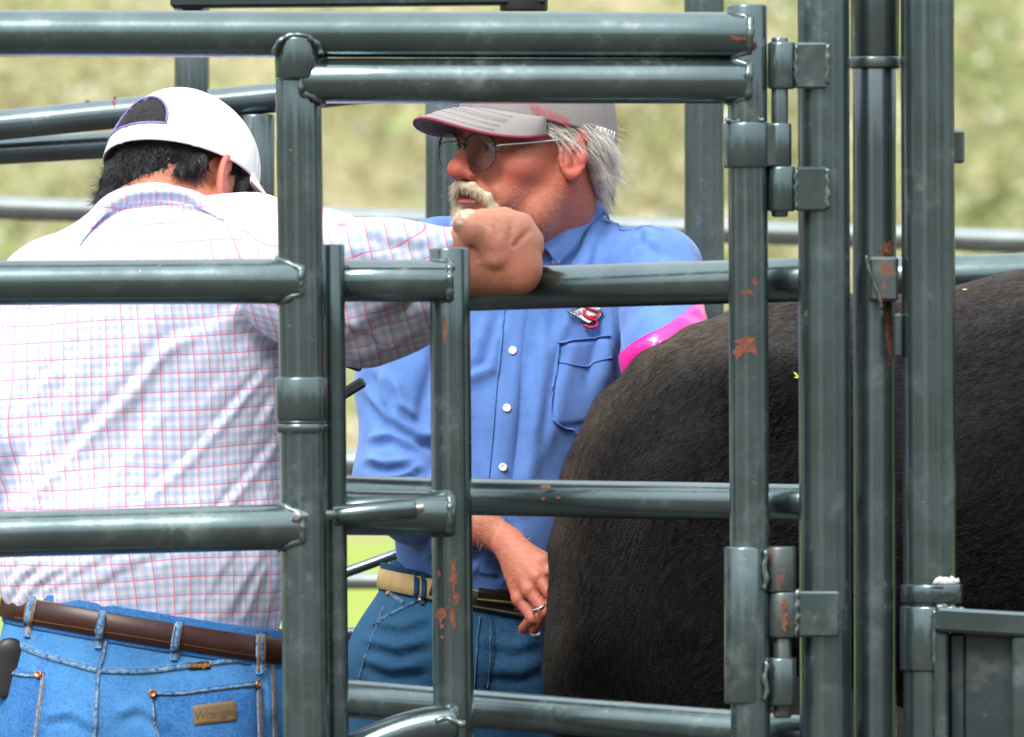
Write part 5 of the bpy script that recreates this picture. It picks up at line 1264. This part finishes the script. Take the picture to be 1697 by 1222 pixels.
# tail: from the tail head down along the back of the thigh
tl = [c_(1165, 572, -.03), c_(1085, 616, -.06), c_(1018, 690, -.09), c_(962, 800, -.11), c_(942, 900, -.12), c_(938, 1120, -.12), c_(935, 1400, -.11)]
S.chain(tl, [30 * kc, 32 * kc, 30 * kc, 27 * kc, 25 * kc, 24 * kc, 26 * kc], k=.035)
S.cap(c_(1015, 760, -.1), c_(1005, 1050, -.16), .05, .05, k=.04)
WV, WF = S.mesh(3); WN = vnormals(WV, WF); WV = WV + WN * (.006 * vnoise(WV, 6, 5) + .003 * vnoise(WV, 18, 6))[:, None]
# rough sides: a flat chute keeps the flank behind the rails
def hide_mat():
    m, nt, b = new_mat('black_hide'); at = node(nt, 'ShaderNodeAttribute', attribute_name='tint'); p = geo_pos(nt)
    mp = nt.nodes.new('ShaderNodeMapping'); mp.inputs['Scale'].default_value = (120, 120, 420); mp.inputs['Rotation'].default_value = (0, .6, 0); nt.links.new(p, mp.inputs[0]); n2 = noise_n(nt, 1, 3, .7, mp.outputs[0])
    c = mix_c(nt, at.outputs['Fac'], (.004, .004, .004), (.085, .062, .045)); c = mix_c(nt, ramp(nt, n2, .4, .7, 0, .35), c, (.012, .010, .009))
    nt.links.new(c, b.inputs['Base Color']); b.inputs['Roughness'].default_value = .5; b.inputs['Specular IOR Level'].default_value = .2; bump_n(nt, b, n2, .8, .006); return m
HIDE = hide_mat()
def coat_mat():
    m = hair_mat('black_coat', (.0010, .0010, .0011), (.055, .041, .030), .45); m.node_tree.nodes['Principled BSDF'].inputs['Specular IOR Level'].default_value = .09; return m
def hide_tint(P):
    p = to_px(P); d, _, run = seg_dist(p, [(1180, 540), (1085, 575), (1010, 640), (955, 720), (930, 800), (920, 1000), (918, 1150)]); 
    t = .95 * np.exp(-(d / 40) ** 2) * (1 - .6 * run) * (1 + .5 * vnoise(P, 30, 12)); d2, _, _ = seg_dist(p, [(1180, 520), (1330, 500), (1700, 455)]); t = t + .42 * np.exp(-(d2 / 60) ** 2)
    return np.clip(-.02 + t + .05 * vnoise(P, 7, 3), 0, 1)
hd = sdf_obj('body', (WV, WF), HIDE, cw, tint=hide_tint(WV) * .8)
P_, N_ = sample(WV, WF, 85000, 31, lambda c: 1. * ((to_px(c)[:, 0] < 1760) & (to_px(c)[:, 1] < 1320)) * np.where(c[:, 1] < YC + .1, 1., .15))
p2 = to_px(P_); back = np.clip((p2[:, 0] - 1000) / 250, 0, 1)
g = np.stack([-.9 * back - .25, 0 * back, -.55 - .8 * (1 - back)], 1) + .55 * np.stack([vnoise(P_, 11, 41), vnoise(P_, 11, 42) * .4, vnoise(P_, 11, 43)], 1)
g = g - N_ * (g * N_).sum(1)[:, None]
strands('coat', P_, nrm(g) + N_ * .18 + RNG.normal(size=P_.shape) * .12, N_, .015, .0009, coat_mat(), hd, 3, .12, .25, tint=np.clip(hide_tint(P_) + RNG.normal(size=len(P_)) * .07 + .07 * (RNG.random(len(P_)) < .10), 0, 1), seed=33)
STRAW = simple_mat('straw_bits', (.45, .5, .08), .7)
cs_ = Surf(WV, WF); mb = MB()
for (x, y) in ((1316, 622), (1318, 627), (1600, 486)):
    c, n_ = cs_.hit(x, y, .006); u = nrm(np.cross(n_, RNG.normal(size=3))); v = np.cross(n_, u); mb.add([c - u * .005, c + v * .002, c + u * .005, c - v * .002], [(0, 1, 2, 3)])
mb.build('straw', STRAW, cw)
